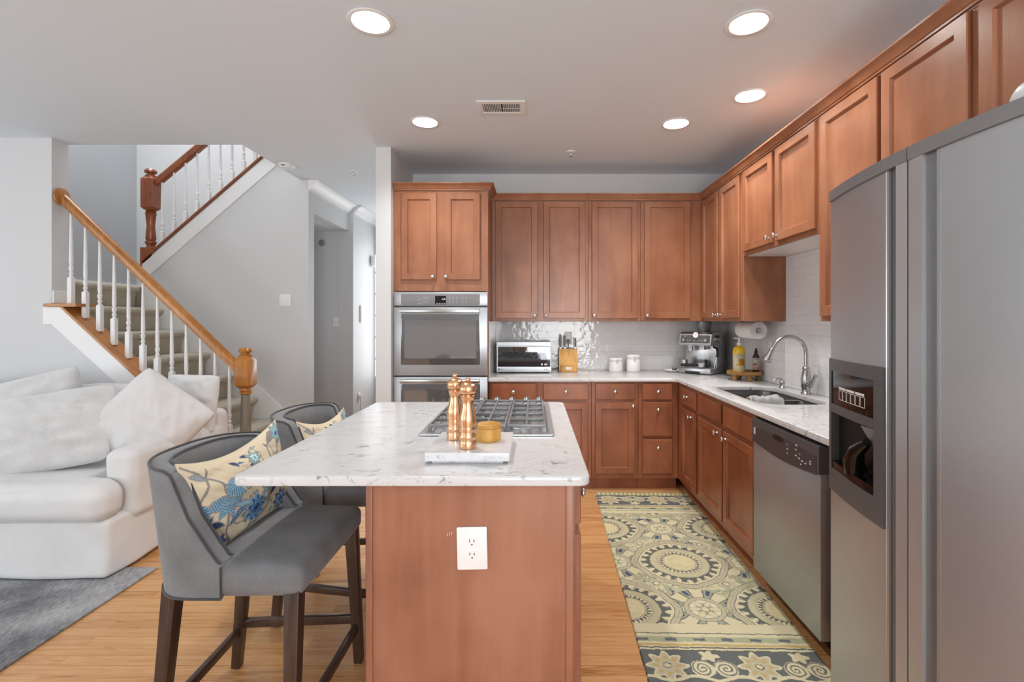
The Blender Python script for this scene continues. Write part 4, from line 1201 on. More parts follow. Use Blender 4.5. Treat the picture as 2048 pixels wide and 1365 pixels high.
# local: front face at y=0 looking -y, width x -.145...145, depth to .29
w = .143
base = M().box(-w, w, -.035, .27, .006, .052, .006).obj('drip_tray_base', MAT['steel_v'], em, smooth=30)
M().box(-.085, .05, -.0365, -.0352, .008, .026).obj('tray_gap', MAT['black'], base, smooth=0)
M().box(-w + .01, w - .01, -.028, .09, .0525, .055).obj('drip_grid', MAT['iron'], base, smooth=0)
M().box(-w, w, .10, .27, .0525, .33, .004).obj('body', MAT['steel_v'], em, smooth=30)
hd_ = M().poly([(-w, -.02, .245), (-w, -.03, .258), (-w, -.008, .345), (-w, .02, .362), (-w, .262, .362), (-w, .27, .331), (-w, .0985, .331), (-w, .0985, .24)], (2 * w, 0, 0)).obj('head', MAT['steel_v'], em, smooth=20)
fn = Vector((0, -.087, .022)).normalized()
def onface(x, s):   # point on the sloping front panel, s = 0 bottom .. 1 top
    return (x, -.030 + .022 * s - .0012, .258 + .087 * s)
a, b_, c, d = onface(-w + .012, .12), onface(w - .012, .12), onface(w - .012, .88), onface(-w + .012, .88)
M().poly([a, b_, c, d], (0, .001, 0)).obj('control_panel', MAT['dark_grey'], hd_, smooth=0)
RX = Matrix.Rotation(R(90 - 14), 4, 'X')
def dial(name, x, s, r, h, mat, par):
    return M().lathe([(0, -.001), (r, -.001), (r, h * .7), (r * .85, h), (0, h)], 24, mat=Matrix.Translation(onface(x, s)) @ RX).obj(name, mat, par, smooth=40)
for x, s, r, h in ((-.098, .36, .015, .016), (.098, .36, .015, .016), (-.064, .34, .007, .006), (-.044, .34, .007, .006), (0, .34, .007, .006), (.044, .34, .007, .006), (.064, .34, .007, .006), (-.088, .74, .007, .006)):
    dial('knob' if r > .01 else 'button', x, s, r, h, MAT['nickel'], hd_)
ga = dial('pressure_gauge', .008, .88, .029, .016, MAT['chrome'], hd_)
M().lathe([(0, .0163), (.024, .0163), (.024, .0168), (0, .0168)], 24, mat=Matrix.Translation(onface(.008, .88)) @ RX).obj('gauge_face', MAT['white_plastic'], ga, smooth=0)
nd = M().box(-.001, .001, -.002, .019, .017, .0176, mat=Matrix.Translation(onface(.008, .88)) @ RX @ Matrix.Rotation(R(-50), 4, 'Z'))
nd.obj('gauge_needle', MAT['black'], ga, smooth=0)
M().lathe([(.045, 0), (.050, .01), (.062, .06), (.063, .088), (.06, .092), (0, .092)], 32, c=(.02, .12, .3625)).obj('bean_hopper', flat('smoked_plastic', S(120, 124, 126), .12), em, smooth=40)
M().lathe([(.030, .0), (.034, .012), (.034, .022), (0, .022)], 28, mat=Matrix.Translation((w + .0005, .12, .300)) @ Matrix.Rotation(R(90), 4, 'Y')).obj('steam_knob', MAT['nickel'], em, smooth=40)
M().lathe([(.034, 0), (.034, -.028), (.030, -.034), (0, -.034)], 28, c=(.045, .04, .2445)).obj('group_head', MAT['chrome'], em, smooth=40)
M().lathe([(.024, 0), (.024, -.03), (.016, -.05), (0, -.05)], 24, c=(-.065, .04, .2445)).obj('grinder_chute', MAT['chrome'], em, smooth=40)
pf = M().lathe([(0, 0), (.028, .0), (.032, .008), (.032, .03), (.034, .034), (0, .034)], 28, c=(.055, -.008, .062)).obj('portafilter', MAT['chrome'], em, smooth=40)
M().tube([(.022, -.010, .080), (-.01, -.014, .078), (-.09, -.020, .074), (-.125, -.022, .073)], [.006, .010, .014, .013], 14).obj('handle', MAT['black'], pf, smooth=60)
M().lathe([(0, .0), (.028, 0), (.028, .062), (.024, .062), (.023, .006), (0, .006)], 28, c=(-.112, .012, .0555)).obj('tamping_cup', MAT['nickel'], em, smooth=40)
m = M().tube([(w - .008, .05, .235), (w + .028, .03, .225), (w + .038, .022, .19), (w + .034, .016, .15)], [.010, .011, .011, .010], 12)
sw = m.obj('steam_wand_sleeve', MAT['black'], em, smooth=60)
M().tube([(w + .034, .016, .15), (w + .022, .010, .10), (w + .016, .006, .062)], [.006, .005, .004], 10).obj('steam_wand', MAT['chrome'], sw, smooth=60)
# little glass jug under the spout
M().lathe([(.028, 0), (.034, .004), (.034, .07), (.032, .07), (.032, .006), (0, .006)], 28, c=(.05, .05, .0555)).obj('glass_jug', MAT['glass'], em, smooth=40)

# wooden riser with two bottles
tr = thing('wooden_riser', 'round wooden riser tray on stubby feet in the counter corner', 'tray', (1.632, 3.765, CT))
M().lathe([(0, .044), (.122, .044), (.127, .048), (.127, .068), (.124, .071), (.112, .071), (.108, .066), (0, .066)], 48).obj('tray_top', MAT['tray_wood'], tr, smooth=40)
for a in (200, 270, 340, 20, 90, 160):
    if a in (20, 160): continue
    M().lathe([(.010, .0003), (.016, .004), (.0185, .014), (.016, .024), (.012, .028), (.015, .034), (.017, .0438)], 18, c=(.092 * math.cos(R(a)), .092 * math.sin(R(a)), 0)).obj('foot', MAT['tray_wood'], tr, smooth=50)
TZ = CT + .0665
sp = thing('soap_bottle', 'yellow and cream pump soap bottle on the wooden riser', 'soap bottle', (1.585, 3.75, TZ))
r = .044
bt = M().lathe([(0, 0.0003), (r * .95, 0.0003), (r, .004), (r, .165), (r * .92, .18), (r * .66, .192), (.016, .199), (.015, .203), (0, .203)], 36).obj('bottle', flat('yellow_soap_bottle', S(236, 190, 36), .25), sp, smooth=40)
def band(r, z0, z1, a0, a1, mat, parent, name, wave=0, n=24):
    m = M()
    A, B = [], []
    for k in range(n + 1):
        a = R(a0 + (a1 - a0) * k / n)
        A.append(m.b.verts.new((r * math.cos(a), r * math.sin(a), z0)))
        B.append(m.b.verts.new((r * math.cos(a), r * math.sin(a), z1 + wave * math.sin(a * 3))))
    for k in range(n): m.b.faces.new((A[k], A[k + 1], B[k + 1], B[k]))
    bmesh.ops.solidify(m.b, geom=m.b.faces[:], thickness=-.0004)
    return m.obj(name, mat, parent, smooth=60)
lb = band(r + .0006, .006, .138, 150, 390, flat('cream_label', S(238, 232, 200), .5), bt, 'label_wrap', .005)
band(r + .0013, .052, .100, 245, 305, flat('honey_print', S(226, 168, 60), .5), lb, 'honey_picture')
band(r + .0013, .048, .060, 220, 310, flat('honey_print_light', S(232, 196, 104), .5), lb, 'honey_picture')
M().lathe([(.015, 0), (.016, .016), (.013, .022), (.006, .026), (.006, .05), (.009, .052), (.009, .058), (0, .058)], 20, c=(0, 0, .2032)).obj('pump', MAT['white_plastic'], sp, smooth=40)
M().bar((.004, 0, .2565), (-.045, -.006, .258), .010, .007).obj('pump_nozzle', MAT['white_plastic'], sp, smooth=0)
sy = thing('spray_bottle', 'small brown spray bottle with pink and white label on the riser', 'spray bottle', (1.700, 3.715, TZ))
b2_ = M().lathe([(0, 0.0003), (.022, 0.0003), (.0235, .003), (.0235, .118), (.020, .130), (.011, .140), (.010, .144), (0, .144)], 28).obj('bottle', flat('amber_bottle', S(66, 42, 32), .15), sy, smooth=40)
l2 = band(.0240, .020, .108, 150, 390, flat('white_label', S(232, 226, 218), .5), b2_, 'label_wrap')
band(.0246, .052, .068, 190, 260, flat('pink_print', S(214, 120, 110), .5), l2, 'label_print')
band(.0246, .024, .040, 200, 330, flat('pink_print_light', S(226, 160, 150), .5), l2, 'label_print')
band(.0246, .100, .103, 200, 300, MAT['dark_mark'], l2, 'label_print')
M().lathe([(.0115, .1442), (.012, .158), (.009, .162), (.007, .172), (.007, .182), (0, .183)], 20).obj('sprayer', MAT['black'], sy, smooth=40)

# paper towel under the corner cabinet
pt = thing('paper_towel_roll', 'white paper towel roll mounted under the corner upper cabinet', 'paper towel', (1.615, 3.62, 1.304))
RYm = Matrix.Rotation(R(90), 4, 'X')
M().lathe([(.020, -.135), (.061, -.135), (.0625, -.13), (.0625, .13), (.061, .135), (.020, .135), (.020, -.135)], 40, mat=RYm, cap=False).obj('roll', MAT['slip'], pt, smooth=40)
M().lathe([(0, -.148), (.011, -.148), (.013, -.142), (.013, .142), (.011, .148), (0, .148)], 20, mat=RYm).obj('holder_rod', MAT['nickel'], pt, smooth=40)
M().lathe([(.0, .0), (.0185, .0), (.0185, .004), (0, .004)], 24, mat=Matrix.Translation((0, -.137, 0)) @ RYm).obj('end_cap', MAT['nickel'], pt, smooth=30)
for y in (.146,):
    M().box(-.012, .012, y - .003, y + .003, .002, .0655, .001).obj('bracket', MAT['nickel'], pt, smooth=30)
# ------------------------------------------------------------------ pattern painting (numpy, in metres on the cloth)
def lin(c): return np.array(S(*c)[:3])
def paint(A, mask, col): A[mask] = lin(col)
def hashn(x, y, s=0):
    """cheap smooth 2-D noise"""
    xi, yi = np.floor(x).astype(int), np.floor(y).astype(int)
    fx, fy_ = x - xi, y - yi
    fx, fy_ = fx * fx * (3 - 2 * fx), fy_ * fy_ * (3 - 2 * fy_)
    def h(a, b): return np.modf(np.abs(np.sin(a * 127.1 + b * 311.7 + s * 74.7) * 43758.5453))[0]
    return (h(xi, yi) * (1 - fx) + h(xi + 1, yi) * fx) * (1 - fy_) + (h(xi, yi + 1) * (1 - fx) + h(xi + 1, yi + 1) * fx) * fy_

def set_colors(me, cols):
    at = me.color_attributes.new('Col', 'FLOAT_COLOR', 'POINT')
    c = np.ones((len(cols), 4), dtype=np.float32); c[:, :3] = cols
    at.data.foreach_set('color', c.ravel())

# --- kitchen runner -------------------------------------------------
def runner():
    w, l, res = .725, 2.10, .0027
    nx_, ny_ = int(w / res) + 1, int(l / res) + 1
    xs = np.linspace(-w / 2, w / 2, nx_); ys = np.linspace(0, l, ny_)   # y = 0 is the far end
    X, Y = np.meshgrid(xs, ys)
    X = X + (hashn(X * 55, Y * 55, 3) - .5) * .006; Yw = Y + (hashn(X * 55, Y * 55, 9) - .5) * .006
    A = np.zeros(X.shape + (3,)); A[:] = lin((168, 168, 142))
    cream, beige, sage, char, blue, gold, pale = (208, 201, 166), (186, 178, 150), (156, 160, 136), (96, 99, 94), (72, 84, 112), (188, 166, 108), (214, 208, 178)
    n = hashn(X * 20, Yw * 20, 1)
    paint(A, n > .62, (186, 182, 148))
    P = .445                                         # row distance of the field
    cy0 = 3.85 - 2.73                                # main medallion from the far end
    # leafy filler
    lf = hashn(X * 34, Yw * 34, 5) * .6 + hashn(X * 80, Yw * 80, 6) * .4
    paint(A, lf > .56, cream); paint(A, (lf > .535) & (lf <= .555), char)
    vein = np.abs(np.sin((X * .8 + Yw * .6) * 260 + 6 * hashn(X * 12, Yw * 12, 14)))
    paint(A, (lf > .60) & (vein < .16), (150, 150, 124))
    paint(A, (lf < .30), sage)
    paint(A, (lf < .30) & (hashn(X * 9, Yw * 9, 8) > .72), blue)
    def medal(cx, cy, k=1.0):
        dx, dy = X - cx, Yw - cy
        r = np.hypot(dx, dy) / k; th = np.arctan2(dy, dx)
        lob = r / (1 + .10 * np.abs(np.cos(2 * th)) ** .6 + .03 * np.cos(8 * th))
        m = lob < .252; paint(A, m, char)
        paint(A, lob < .248, beige); paint(A, lob < .216, char)
        # scalloped leaf ring
        sc = .198 + .012 * np.cos(22 * th)
        paint(A, (lob < .212) & (lob > .180 + .012 * np.cos(22 * th)), cream)
        paint(A, (lob < .200) & (lob > .172) & (np.cos(22 * th) > .35), char)
        paint(A, (lob < .205) & (lob > .178) & (np.cos(44 * th + 20 * lob) > .93), char)
        paint(A, (lob < .247) & (lob > .218) & (hashn(dx * 60, dy * 60, 21) > .7), (172, 168, 140))
        paint(A, (np.abs(lob - .232) < .0014), (150, 148, 124))
        paint(A, r < .172, char); paint(A, r < .169, beige); paint(A, (r < .160) & (r > .135), (188, 184, 150))
        paint(A, r < .128, char)
        rr = .112 + .010 * np.sign(np.cos(30 * th)) * np.abs(np.cos(30 * th)) ** .5
        paint(A, (r < .126) & (r > rr), cream)
        paint(A, r < .098, cream); paint(A, r < .092, char); paint(A, r < .089, (208, 198, 158))
        paint(A, (r < .080) & (hashn(dx * 40 / k, dy * 40 / k, 2) > .55), (200, 190, 150))
    def small(cx, cy):
        dx, dy = X - cx, Yw - cy
        r = np.hypot(dx, dy); th = np.arctan2(dy, dx)
        rl_ = r / (1 + .22 * np.cos(3 * th) ** 2)
        pet = (r < .165) & (r > .09)
        paint(A, pet, sage)
        paint(A, pet & (np.abs(np.cos(4 * th)) > .55 + 1.2 * (r - .09)), cream)
        e = np.abs(np.cos(4 * th)) - (.55 + 1.2 * (r - .09))
        paint(A, pet & (np.abs(e) < .07), char)
        paint(A, pet & (np.abs(np.sin(4 * th)) > .96) & (r > .12), blue)
        paint(A, r < .098, char); paint(A, r < .095, beige); paint(A, r < .074, char); paint(A, r < .071, pale)
        fl = r / (.060 * (1 + .28 * np.cos(6 * th)))
        paint(A, fl < 1.0, sage); paint(A, (fl < .92) & (np.cos(6 * th) > -.2), cream)
        paint(A, r < .024, char); paint(A, r < .020, cream)
    F0, F1 = 3.85 - 3.43, 3.85 - 2.17
    for j in range(-3, 4):
        cy = cy0 + j * P
        if j % 2 == 0: [small(cx, cy) for cx in (-.365, .365)]
        else: small(0, cy)
    for j in range(-3, 4):
        cy = cy0 + j * P
        if j % 2 == 0: medal(0, cy, .96)
        else: [medal(cx, cy, .92) for cx in (-.365, .365)]
    for j in range(-3, 5):                            # little nodes where the bands meet
        for cx in (-.18, .18):
            r = np.hypot(X - cx, Yw - (cy0 + (j - .5) * P))
            paint(A, r < .036, beige); paint(A, r < .020, char); paint(A, r < .015, cream)
    # borders at both ends
    def border(y, out):                               # y measured inward from the end
        m = out
        paint(A, m, cream)
        paint(A, m & (y < .075), (150, 156, 130))
        tick = (np.sin(X * 2 * PI / .034 + y * 12) > -.15) & (y > .015) & (y < .066)
        paint(A, m & tick, (214, 202, 140))
        paint(A, m & (y > .075) & (y < .084), char)
        sb_ = m & (y > .084) & (y < .262)
        paint(A, sb_, (98, 103, 101))
        t = (X / .18) % 1.0; k = np.floor(X / .18).astype(int)
        cx = (t - .5) * .18; cyb = y - .175
        r = np.hypot(cx, cyb); th = np.arctan2(cyb, cx)
        ros = k % 2 == 0
        f1 = r / (.062 * (1 + .20 * np.cos(8 * th)))
        paint(A, sb_ & ros & (f1 < 1.15), cream); paint(A, sb_ & ros & (f1 < .95), beige)
        paint(A, sb_ & ros & (np.abs(f1 - .62) < .12) & (np.cos(8 * th) > 0), gold); paint(A, sb_ & ros & (f1 < .36), cream); paint(A, sb_ & ros & (np.abs(f1 - .24) < .05), char)
        for sx_ in (-1, 1):                           # paired scrolls between the rosettes
            dx = cx - sx_ * .046; dy = y - .160
            rs = np.hypot(dx, dy); ts = np.arctan2(dy, dx * sx_)
            sp_ = (rs / .0175 - ts / (2 * PI)) % 1.0
            paint(A, sb_ & ~ros & (rs < .046), cream)
            paint(A, sb_ & ~ros & (rs < .044) & (sp_ < .34), (98, 103, 101))
        paint(A, sb_ & ~ros & (np.hypot(cx, (y - .232) * 1.2) < .034 * (1 + .25 * np.cos(5 * np.arctan2(y - .232, cx)))) & (y > .19), cream)
        wave = .108 + .012 * np.cos(X * 2 * PI / .18)
        paint(A, sb_ & (np.abs(y - wave) < .008), cream)
        sbt = m & (y > .262)
        paint(A, sbt, cream)
        paint(A, sbt & (y > .262) & (y < .268), char); paint(A, sbt & (np.abs(y - .282) < .004), char)
        paint(A, sbt & (y > .292) & (y < .306), gold)
        paint(A, sbt & (y > .318) & (y < .352), (168, 170, 138))
        paint(A, sbt & (y > .325) & (y < .343) & (np.sin(X * 2 * PI / .12 + .4) > .3), (96, 106, 112))
        paint(A, sbt & (y > .372) & (y < .378), char)
    border(Yw, Y < F0)
    border(l - Yw + .02, Y > F1)
    co = np.zeros((X.size, 3), dtype=np.float32)
    gx, gy = np.meshgrid(xs, ys)
    edge = np.minimum(np.minimum(gx + w / 2, w / 2 - gx), np.minimum(gy, l - gy))
    co[:, 0] = (gx + .0025 * (hashn(gx * 0 + 3, gy * 45, 4) - .5) * (np.abs(gx) > w / 2 - .01)).ravel(); co[:, 1] = -gy.ravel(); co[:, 2] = (.010 * np.clip(edge / .005, 0, 1) ** .5 + .001 * (hashn(gx * 140, gy * 140, 2) - .5) * (edge > .004)).ravel()
    idx = np.arange(X.size).reshape(X.shape)
    q = np.stack([idx[:-1, :-1], idx[1:, :-1], idx[1:, 1:], idx[:-1, 1:]], -1).reshape(-1, 4)
    me = bpy.data.meshes.new('runner_rug')
    me.from_pydata(co.tolist(), [], q.tolist())
    me.shade_smooth()
    set_colors(me, A.reshape(-1, 3))
    me.materials.append(MAT['rug'])
    o = bpy.data.objects.new('runner_rug', me); link(o)
    o.location = (.848, 3.852, .001); o.rotation_euler = (0, 0, R(-1.5))
    return tag(o, 'sage and cream patterned runner rug with medallions on the kitchen floor', 'rug')
runner()

gr = M().box(-5.6, -2.08, -.6, 2.68, .001, .012, .004)
tag(gr.obj('area_rug', MAT['grey_rug'], smooth=30), 'mottled grey area rug in front of the white sofa', 'rug')

# --- floral print ---------------------------------------------------
def floral(X, Y):
    A = np.zeros(X.shape + (3,)); A[:] = lin((212, 199, 172))
    st_, blu, sky, navy, teal, dk = (138, 134, 132), (56, 96, 152), (140, 180, 204), (52, 62, 104), (128, 168, 172), (84, 92, 108)
    Xw = X + (hashn(X * 30, Y * 30, 3) - .5) * .008; Yw = Y + (hashn(X * 30, Y * 30, 7) - .5) * .008
    def stem(pts, w=.006, col=st_):
        pts = np.array(pts)
        P = [pts[0]]
        for a, b in zip(pts, pts[1:]): P += [a + (b - a) * t for t in np.linspace(.1, 1, 10)]
        P = np.array(P)
        for _ in range(6): P[1:-1] = (P[:-2] + P[2:]) / 2 * .5 + P[1:-1] * .5
        for x, y in P: paint(A, (Xw - x) ** 2 + (Yw - y) ** 2 < w * w, col)
    def leaf(cx, cy, L, W, ang, fill, line=st_, hatch=None):
        c, s = math.cos(ang), math.sin(ang)
        a = (Xw - cx) * c + (Yw - cy) * s; b = -(Xw - cx) * s + (Yw - cy) * c
        t = np.clip(a / L, 0, 1)
        b = b - .12 * L * np.sin(PI * t)
        h = W * np.sin(PI * t ** .8)
        ins = (a > 0) & (a < L)
        paint(A, ins & (np.abs(b) < h), line); paint(A, ins & (np.abs(b) < h - .0035), fill)
        if hatch: paint(A, ins & (np.abs(b) < h - .005) & (np.sin(a * 2 * PI / .008) > .2), hatch)
    def flower(cx, cy, Rr, n, fills, ph=0):
        dx, dy = Xw - cx, Yw - cy
        r = np.hypot(dx, dy); th = np.arctan2(dy, dx) + ph
        for k, f in fills:
            m = r < Rr * k * (1 + .22 * np.cos(n * th)); paint(A, m, f)
    stem([(-.24, .15), (-.19, .10), (-.15, .06), (-.145, .0), (-.16, -.06), (-.17, -.11), (-.14, -.16)], .0045)
    stem([(-.18, .13), (-.20, .07), (-.23, .03)], .004)
    rg = random.Random(12)
    for _ in range(46):
        leaf(rg.uniform(-.24, .24), rg.uniform(-.155, .155), rg.uniform(.022, .042), rg.uniform(.005, .009), rg.uniform(-3.1, 3.1), rg.choice([sky, blu, teal, navy, (190, 196, 200)]), st_)
    for _ in range(9):
        x0, y0, a0 = rg.uniform(-.22, .22), rg.uniform(-.13, .13), rg.uniform(-3, 3)
        stem([(x0 + .03 * k * math.cos(a0 + .35 * k), y0 + .03 * k * math.sin(a0 + .35 * k)) for k in range(5)], .0022)
    stem([(.0, .12), (.05, .05), (.06, -.03), (.05, -.10), (-.02, -.14), (-.12, -.15)], .005)
    stem([(.05, .0), (.11, .05), (.17, .06), (.22, .12)], .005)
    stem([(.06, -.05), (.13, -.03), (.20, -.06), (.24, -.02)], .005)
    stem([(-.14, .05), (-.06, .05), (.0, .08)], .005)
    stem([(.10, .05), (.11, .11), (.17, .15)], .005)
    for a in (-2.9, -2.2, -1.57, -.9, -.3, .5): leaf(-.148, .015, .085 if a != .5 else .10, .020, a, sky, st_, (70, 120, 150))
    leaf(-.13, -.03, .11, .014, -.6, sky, st_); leaf(-.16, -.09, .11, .014, .25, blu, st_, sky)
    leaf(-.24, -.06, .07, .013, -.3, navy, st_); leaf(-.235, .115, .05, .012, -.5, (150, 158, 168), st_); leaf(-.235, .02, .06, .018, -1.5, sky, st_, blu)
    leaf(.06, .0, .06, .011, .9, blu, st_); leaf(.055, -.06, .06, .012, 2.3, teal, st_); leaf(.06, -.08, .06, .012, .6, navy, st_)
    leaf(.13, -.03, .05, .013, -1.1, blu, st_, sky); leaf(.2, -.05, .05, .014, .9, navy, st_); leaf(.14, .06, .06, .012, -.7, teal, st_)
    leaf(.02, .10, .05, .010, .4, sky, st_); leaf(-.03, .14, .05, .010, -.6, navy, st_); leaf(-.09, .13, .05, .01, -.9, navy, st_); leaf(.13, .12, .09, .018, .3, st_, st_)
    flower(-.055, .035, .030, 4, ((1.15, st_), (1.0, sky), (.62, navy), (.5, sky), (.2, navy)))
    flower(-.03, -.085, .046, 9, ((1.15, st_), (1.0, sky), (.82, blu), (.55, sky), (.45, blu), (.2, navy)))
    flower(.10, .01, .026, 5, ((1.15, st_), (1.0, blu), (.6, sky), (.25, navy)), .4)
    flower(.02, .105, .028, 7, ((1.15, st_), (1.0, teal), (.6, (200, 226, 220)), (.3, teal)), .4)
    flower(.21, .13, .030, 6, ((1.15, st_), (1.0, teal), (.6, sky), (.3, blu)))
    flower(.19, -.01, .022, 5, ((1.15, st_), (1.0, navy), (.6, sky)))
    flower(.13, -.12, .034, 8, ((1.15, st_), (1.0, blu), (.7, sky), (.4, blu)))
    flower(-.20, -.13, .028, 7, ((1.15, st_), (1.0, blu), (.6, sky)))
    return A

def pillow_mesh(name, w, h, t, res, pattern=None, pinch=.035, sag=.0, seed=0, wr=.004, mat=None):
    nu, nv = int(w / res), int(h / res)
    u = np.linspace(-1, 1, nu + 1); v = np.linspace(-1, 1, nv + 1)
    U, Vv = np.meshgrid(u, v)
    prof = (np.clip(1 - U ** 2, 0, 1) ** .55) * (np.clip(1 - Vv ** 2, 0, 1) ** .55)
    X = U * (w / 2 - pinch * (1 - Vv ** 2)); Z = Vv * (h / 2 - pinch * (1 - U ** 2))
    if pattern is None:
        rc = 1 - .085 * (U ** 2 * Vv ** 2) ** 2
        X = X * rc; Z = Z * rc
    Z = Z - sag * (1 - U ** 2) * np.clip(Vv, 0, 1) ** 2
    wrk = (hashn(U * 3 + 5, Vv * 5, seed) - .5) * wr * 2 + (hashn((U + Vv) * 9, (U - Vv) * 3 + 9, seed + 1) - .5) * wr
    ft = t / 2 * prof
    sides = []
    for s in (-1, 1):
        yy = s * (ft + wrk * np.clip(prof * 2, 0, 1))
        sides.append(np.stack([X, yy, Z], -1).reshape(-1, 3))
    co = np.concatenate(sides)
    n1 = (nu + 1) * (nv + 1)
    idx = np.arange(n1).reshape(nv + 1, nu + 1)
    q = np.stack([idx[:-1, :-1], idx[:-1, 1:], idx[1:, 1:], idx[1:, :-1]], -1).reshape(-1, 4)
    q2 = q[:, ::-1] + n1
    me = bpy.data.meshes.new(name)
    me.from_pydata(co.tolist(), [], np.concatenate([q, q2]).tolist())
    if pattern is not None:
        C = pattern(U * w / 2, Vv * h / 2).reshape(-1, 3)
        set_colors(me, np.concatenate([C, C]))
    b = bmesh.new(); b.from_mesh(me)
    bmesh.ops.remove_doubles(b, verts=b.verts[:], dist=1e-6)
    b.to_mesh(me); b.free()
    me.shade_smooth()
    me.materials.append(mat)
    return me
def place(me, name, label, cat, loc, rot, group=None):
    o = bpy.data.objects.new(name, me); link(o)
    o.location = loc; o.rotation_euler = rot
    return tag(o, label, cat, group)
fm_ = pillow_mesh('throw_pillow', .50, .335, .13, .0018, floral, pinch=.018, sag=.03, seed=2, wr=.004, mat=MAT['floral'])
# local front (-y) turned to face +x
place(fm_, 'throw_pillow', 'blue and cream floral pillow on the front grey stool', 'pillow', (-1.022, 1.700, .798), (R(-10), R(-4), R(90 - 4)), 'floral pillows on the stools')
place(fm_, 'throw_pillow', 'floral pillow on the far grey stool, only its top showing', 'pillow', (-1.005, 2.395, .752), (R(-16), R(3), R(88)), 'floral pillows on the stools')

# ------------------------------------------------------------------ stools
def make_stool(label):
    t = thing('counter_stool', label, 'stool', (-.90, 1.675, 0), 0, 'grey upholstered counter stools')
    seat = M().soft((.017, 0, .600), (.408, .506, .090), r=.030, puff=(0, 0, .012), n=22, amp=.0015, freq=9)
    seat.obj('seat', MAT['stool_fabric'], t, smooth=80)
    def hgt(x):
        pts = [(-.0, .652), (-.03, .662), (-.06, .70), (-.12, .79), (-.150, .87), (-.166, .915), (-.19, .928), (-.33, .938)]
        x = max(-.3299, min(0, x))
        for (a, ha), (b, hb) in zip(pts, pts[1:]):
            if b <= x <= a: return ha + (hb - ha) * (a - x) / (a - b)
        return .938
    path = []
    for k in range(8): path.append((-.016 - .104 * k / 8, -.262))
    for k in range(33):
        th = R(-90 + 180 * k / 32)
        c_, s_ = math.cos(th), math.sin(th)
        path.append((-.12 - .210 * abs(c_) ** (2 / 2.5), .262 * math.copysign(abs(s_) ** (2 / 2.5), s_)))
    for k in range(8): path.append((-.016 - .104 * (7 - k) / 8, .262))
    # refine
    fine = []
    for a, b in zip(path, path[1:]):
        for q in range(3): fine.append((a[0] + (b[0] - a[0]) * q / 3, a[1] + (b[1] - a[1]) * q / 3))
    fine.append(path[-1])
    n = len(fine)
    norm = []
    for i in range(n):
        a, b = fine[max(0, i - 3)], fine[min(n - 1, i + 3)]
        d = Vector((b[0] - a[0], b[1] - a[1])).normalized()
        norm.append(Vector((d.y, -d.x)))      # points inward
    th_ = .062
    def P(i, off, z):
        x, y = fine[i]; nn = norm[i]
        x += nn.x * off; y += nn.y * off
        f = (z - .55) / .40
        return Vector((x * (.82 + .18 * f) if x < -.016 else x, y * (.975 + .025 * f), z))
    m = M()
    rings = []
    for i in range(n):
        h = hgt(fine[i][0])
        sec = [P(i, 0.0, .552 + (h - .012 - .552) * k / 7) for k in range(8)]
        sec += [P(i, .004, h - .004), P(i, .012, h), P(i, th_ - .012, h), P(i, th_ - .004, h - .004)]
        sec += [P(i, th_, h - .012 - (h - .012 - .575) * k / 7) for k in range(8)]
        rings.append([m.b.verts.new(q) for q in sec])
    for a, b in zip(rings, rings[1:]):
        for k in range(len(a)): m.b.faces.new((a[k], b[k], b[(k + 1) % len(a)], a[(k + 1) % len(a)]))
    m.b.faces.new(rings[0]); m.b.faces.new(rings[-1][::-1])
    bk = m.obj('backrest', MAT['stool_fabric'], t, smooth=50)
    M().tube([P(i, .003, hgt(fine[i][0]) + .001) for i in range(n)], .0042, 8).obj('piping', MAT['piping'], bk, smooth=80)
    M().tube([P(i, th_ - .003, hgt(fine[i][0]) + .001) for i in range(n)], .0042, 8).obj('piping', MAT['piping'], bk, smooth=80)
    M().tube([P(i, -.001, .556) for i in range(n)] , .004, 8).obj('piping', MAT['piping'], bk, smooth=80)
    M().tube([P(0, -.002, z) for z in (.556, .60, .65)], .003, 8).obj('piping', MAT['piping'], bk, smooth=80)
    tops = {'ff': (.185, .225), 'fn': (.185, -.225), 'bf': (-.205, .20), 'bn': (-.205, -.185)}
    feet = {'ff': (.197, .275), 'fn': (.197, -.275), 'bf': (-.275, .245), 'bn': (-.262, -.185)}
    for k in ('fn', 'ff', 'bn', 'bf'):
        lg_ = M().bar((*tops[k], .575), (*feet[k], .004), .044, .044, .032, .032, bev=.0015, up=(1, 0, 0))
        o_ = lg_.obj('leg', MAT['espresso'], t, smooth=30)
        M().lathe([(.010, .0003), (.012, .0038), (0, .0039)], 12, c=(*feet[k], 0)).obj('foot_glide', MAT['white_plastic'], o_, smooth=30)
    def at(k, z):
        f = (z - .004) / .571
        return Vector((feet[k][0] + (tops[k][0] - feet[k][0]) * f, feet[k][1] + (tops[k][1] - feet[k][1]) * f, z))
    for a, b, z in (('fn', 'ff', .155), ('bn', 'bf', .155), ('fn', 'bn', .185), ('ff', 'bf', .185)):
        M().bar(at(a, z), at(b, z), .020, .032, bev=.0015).obj('stretcher', MAT['espresso'], t, smooth=30)
    return t
s1 = make_stool('front grey upholstered counter stool with dark legs, nearest the camera')
s2 = copy_tree(s1)
s2.location = (-.90, 2.365, 0)
s2['label'] = 'far grey upholstered counter stool, partly hidden behind the island top'

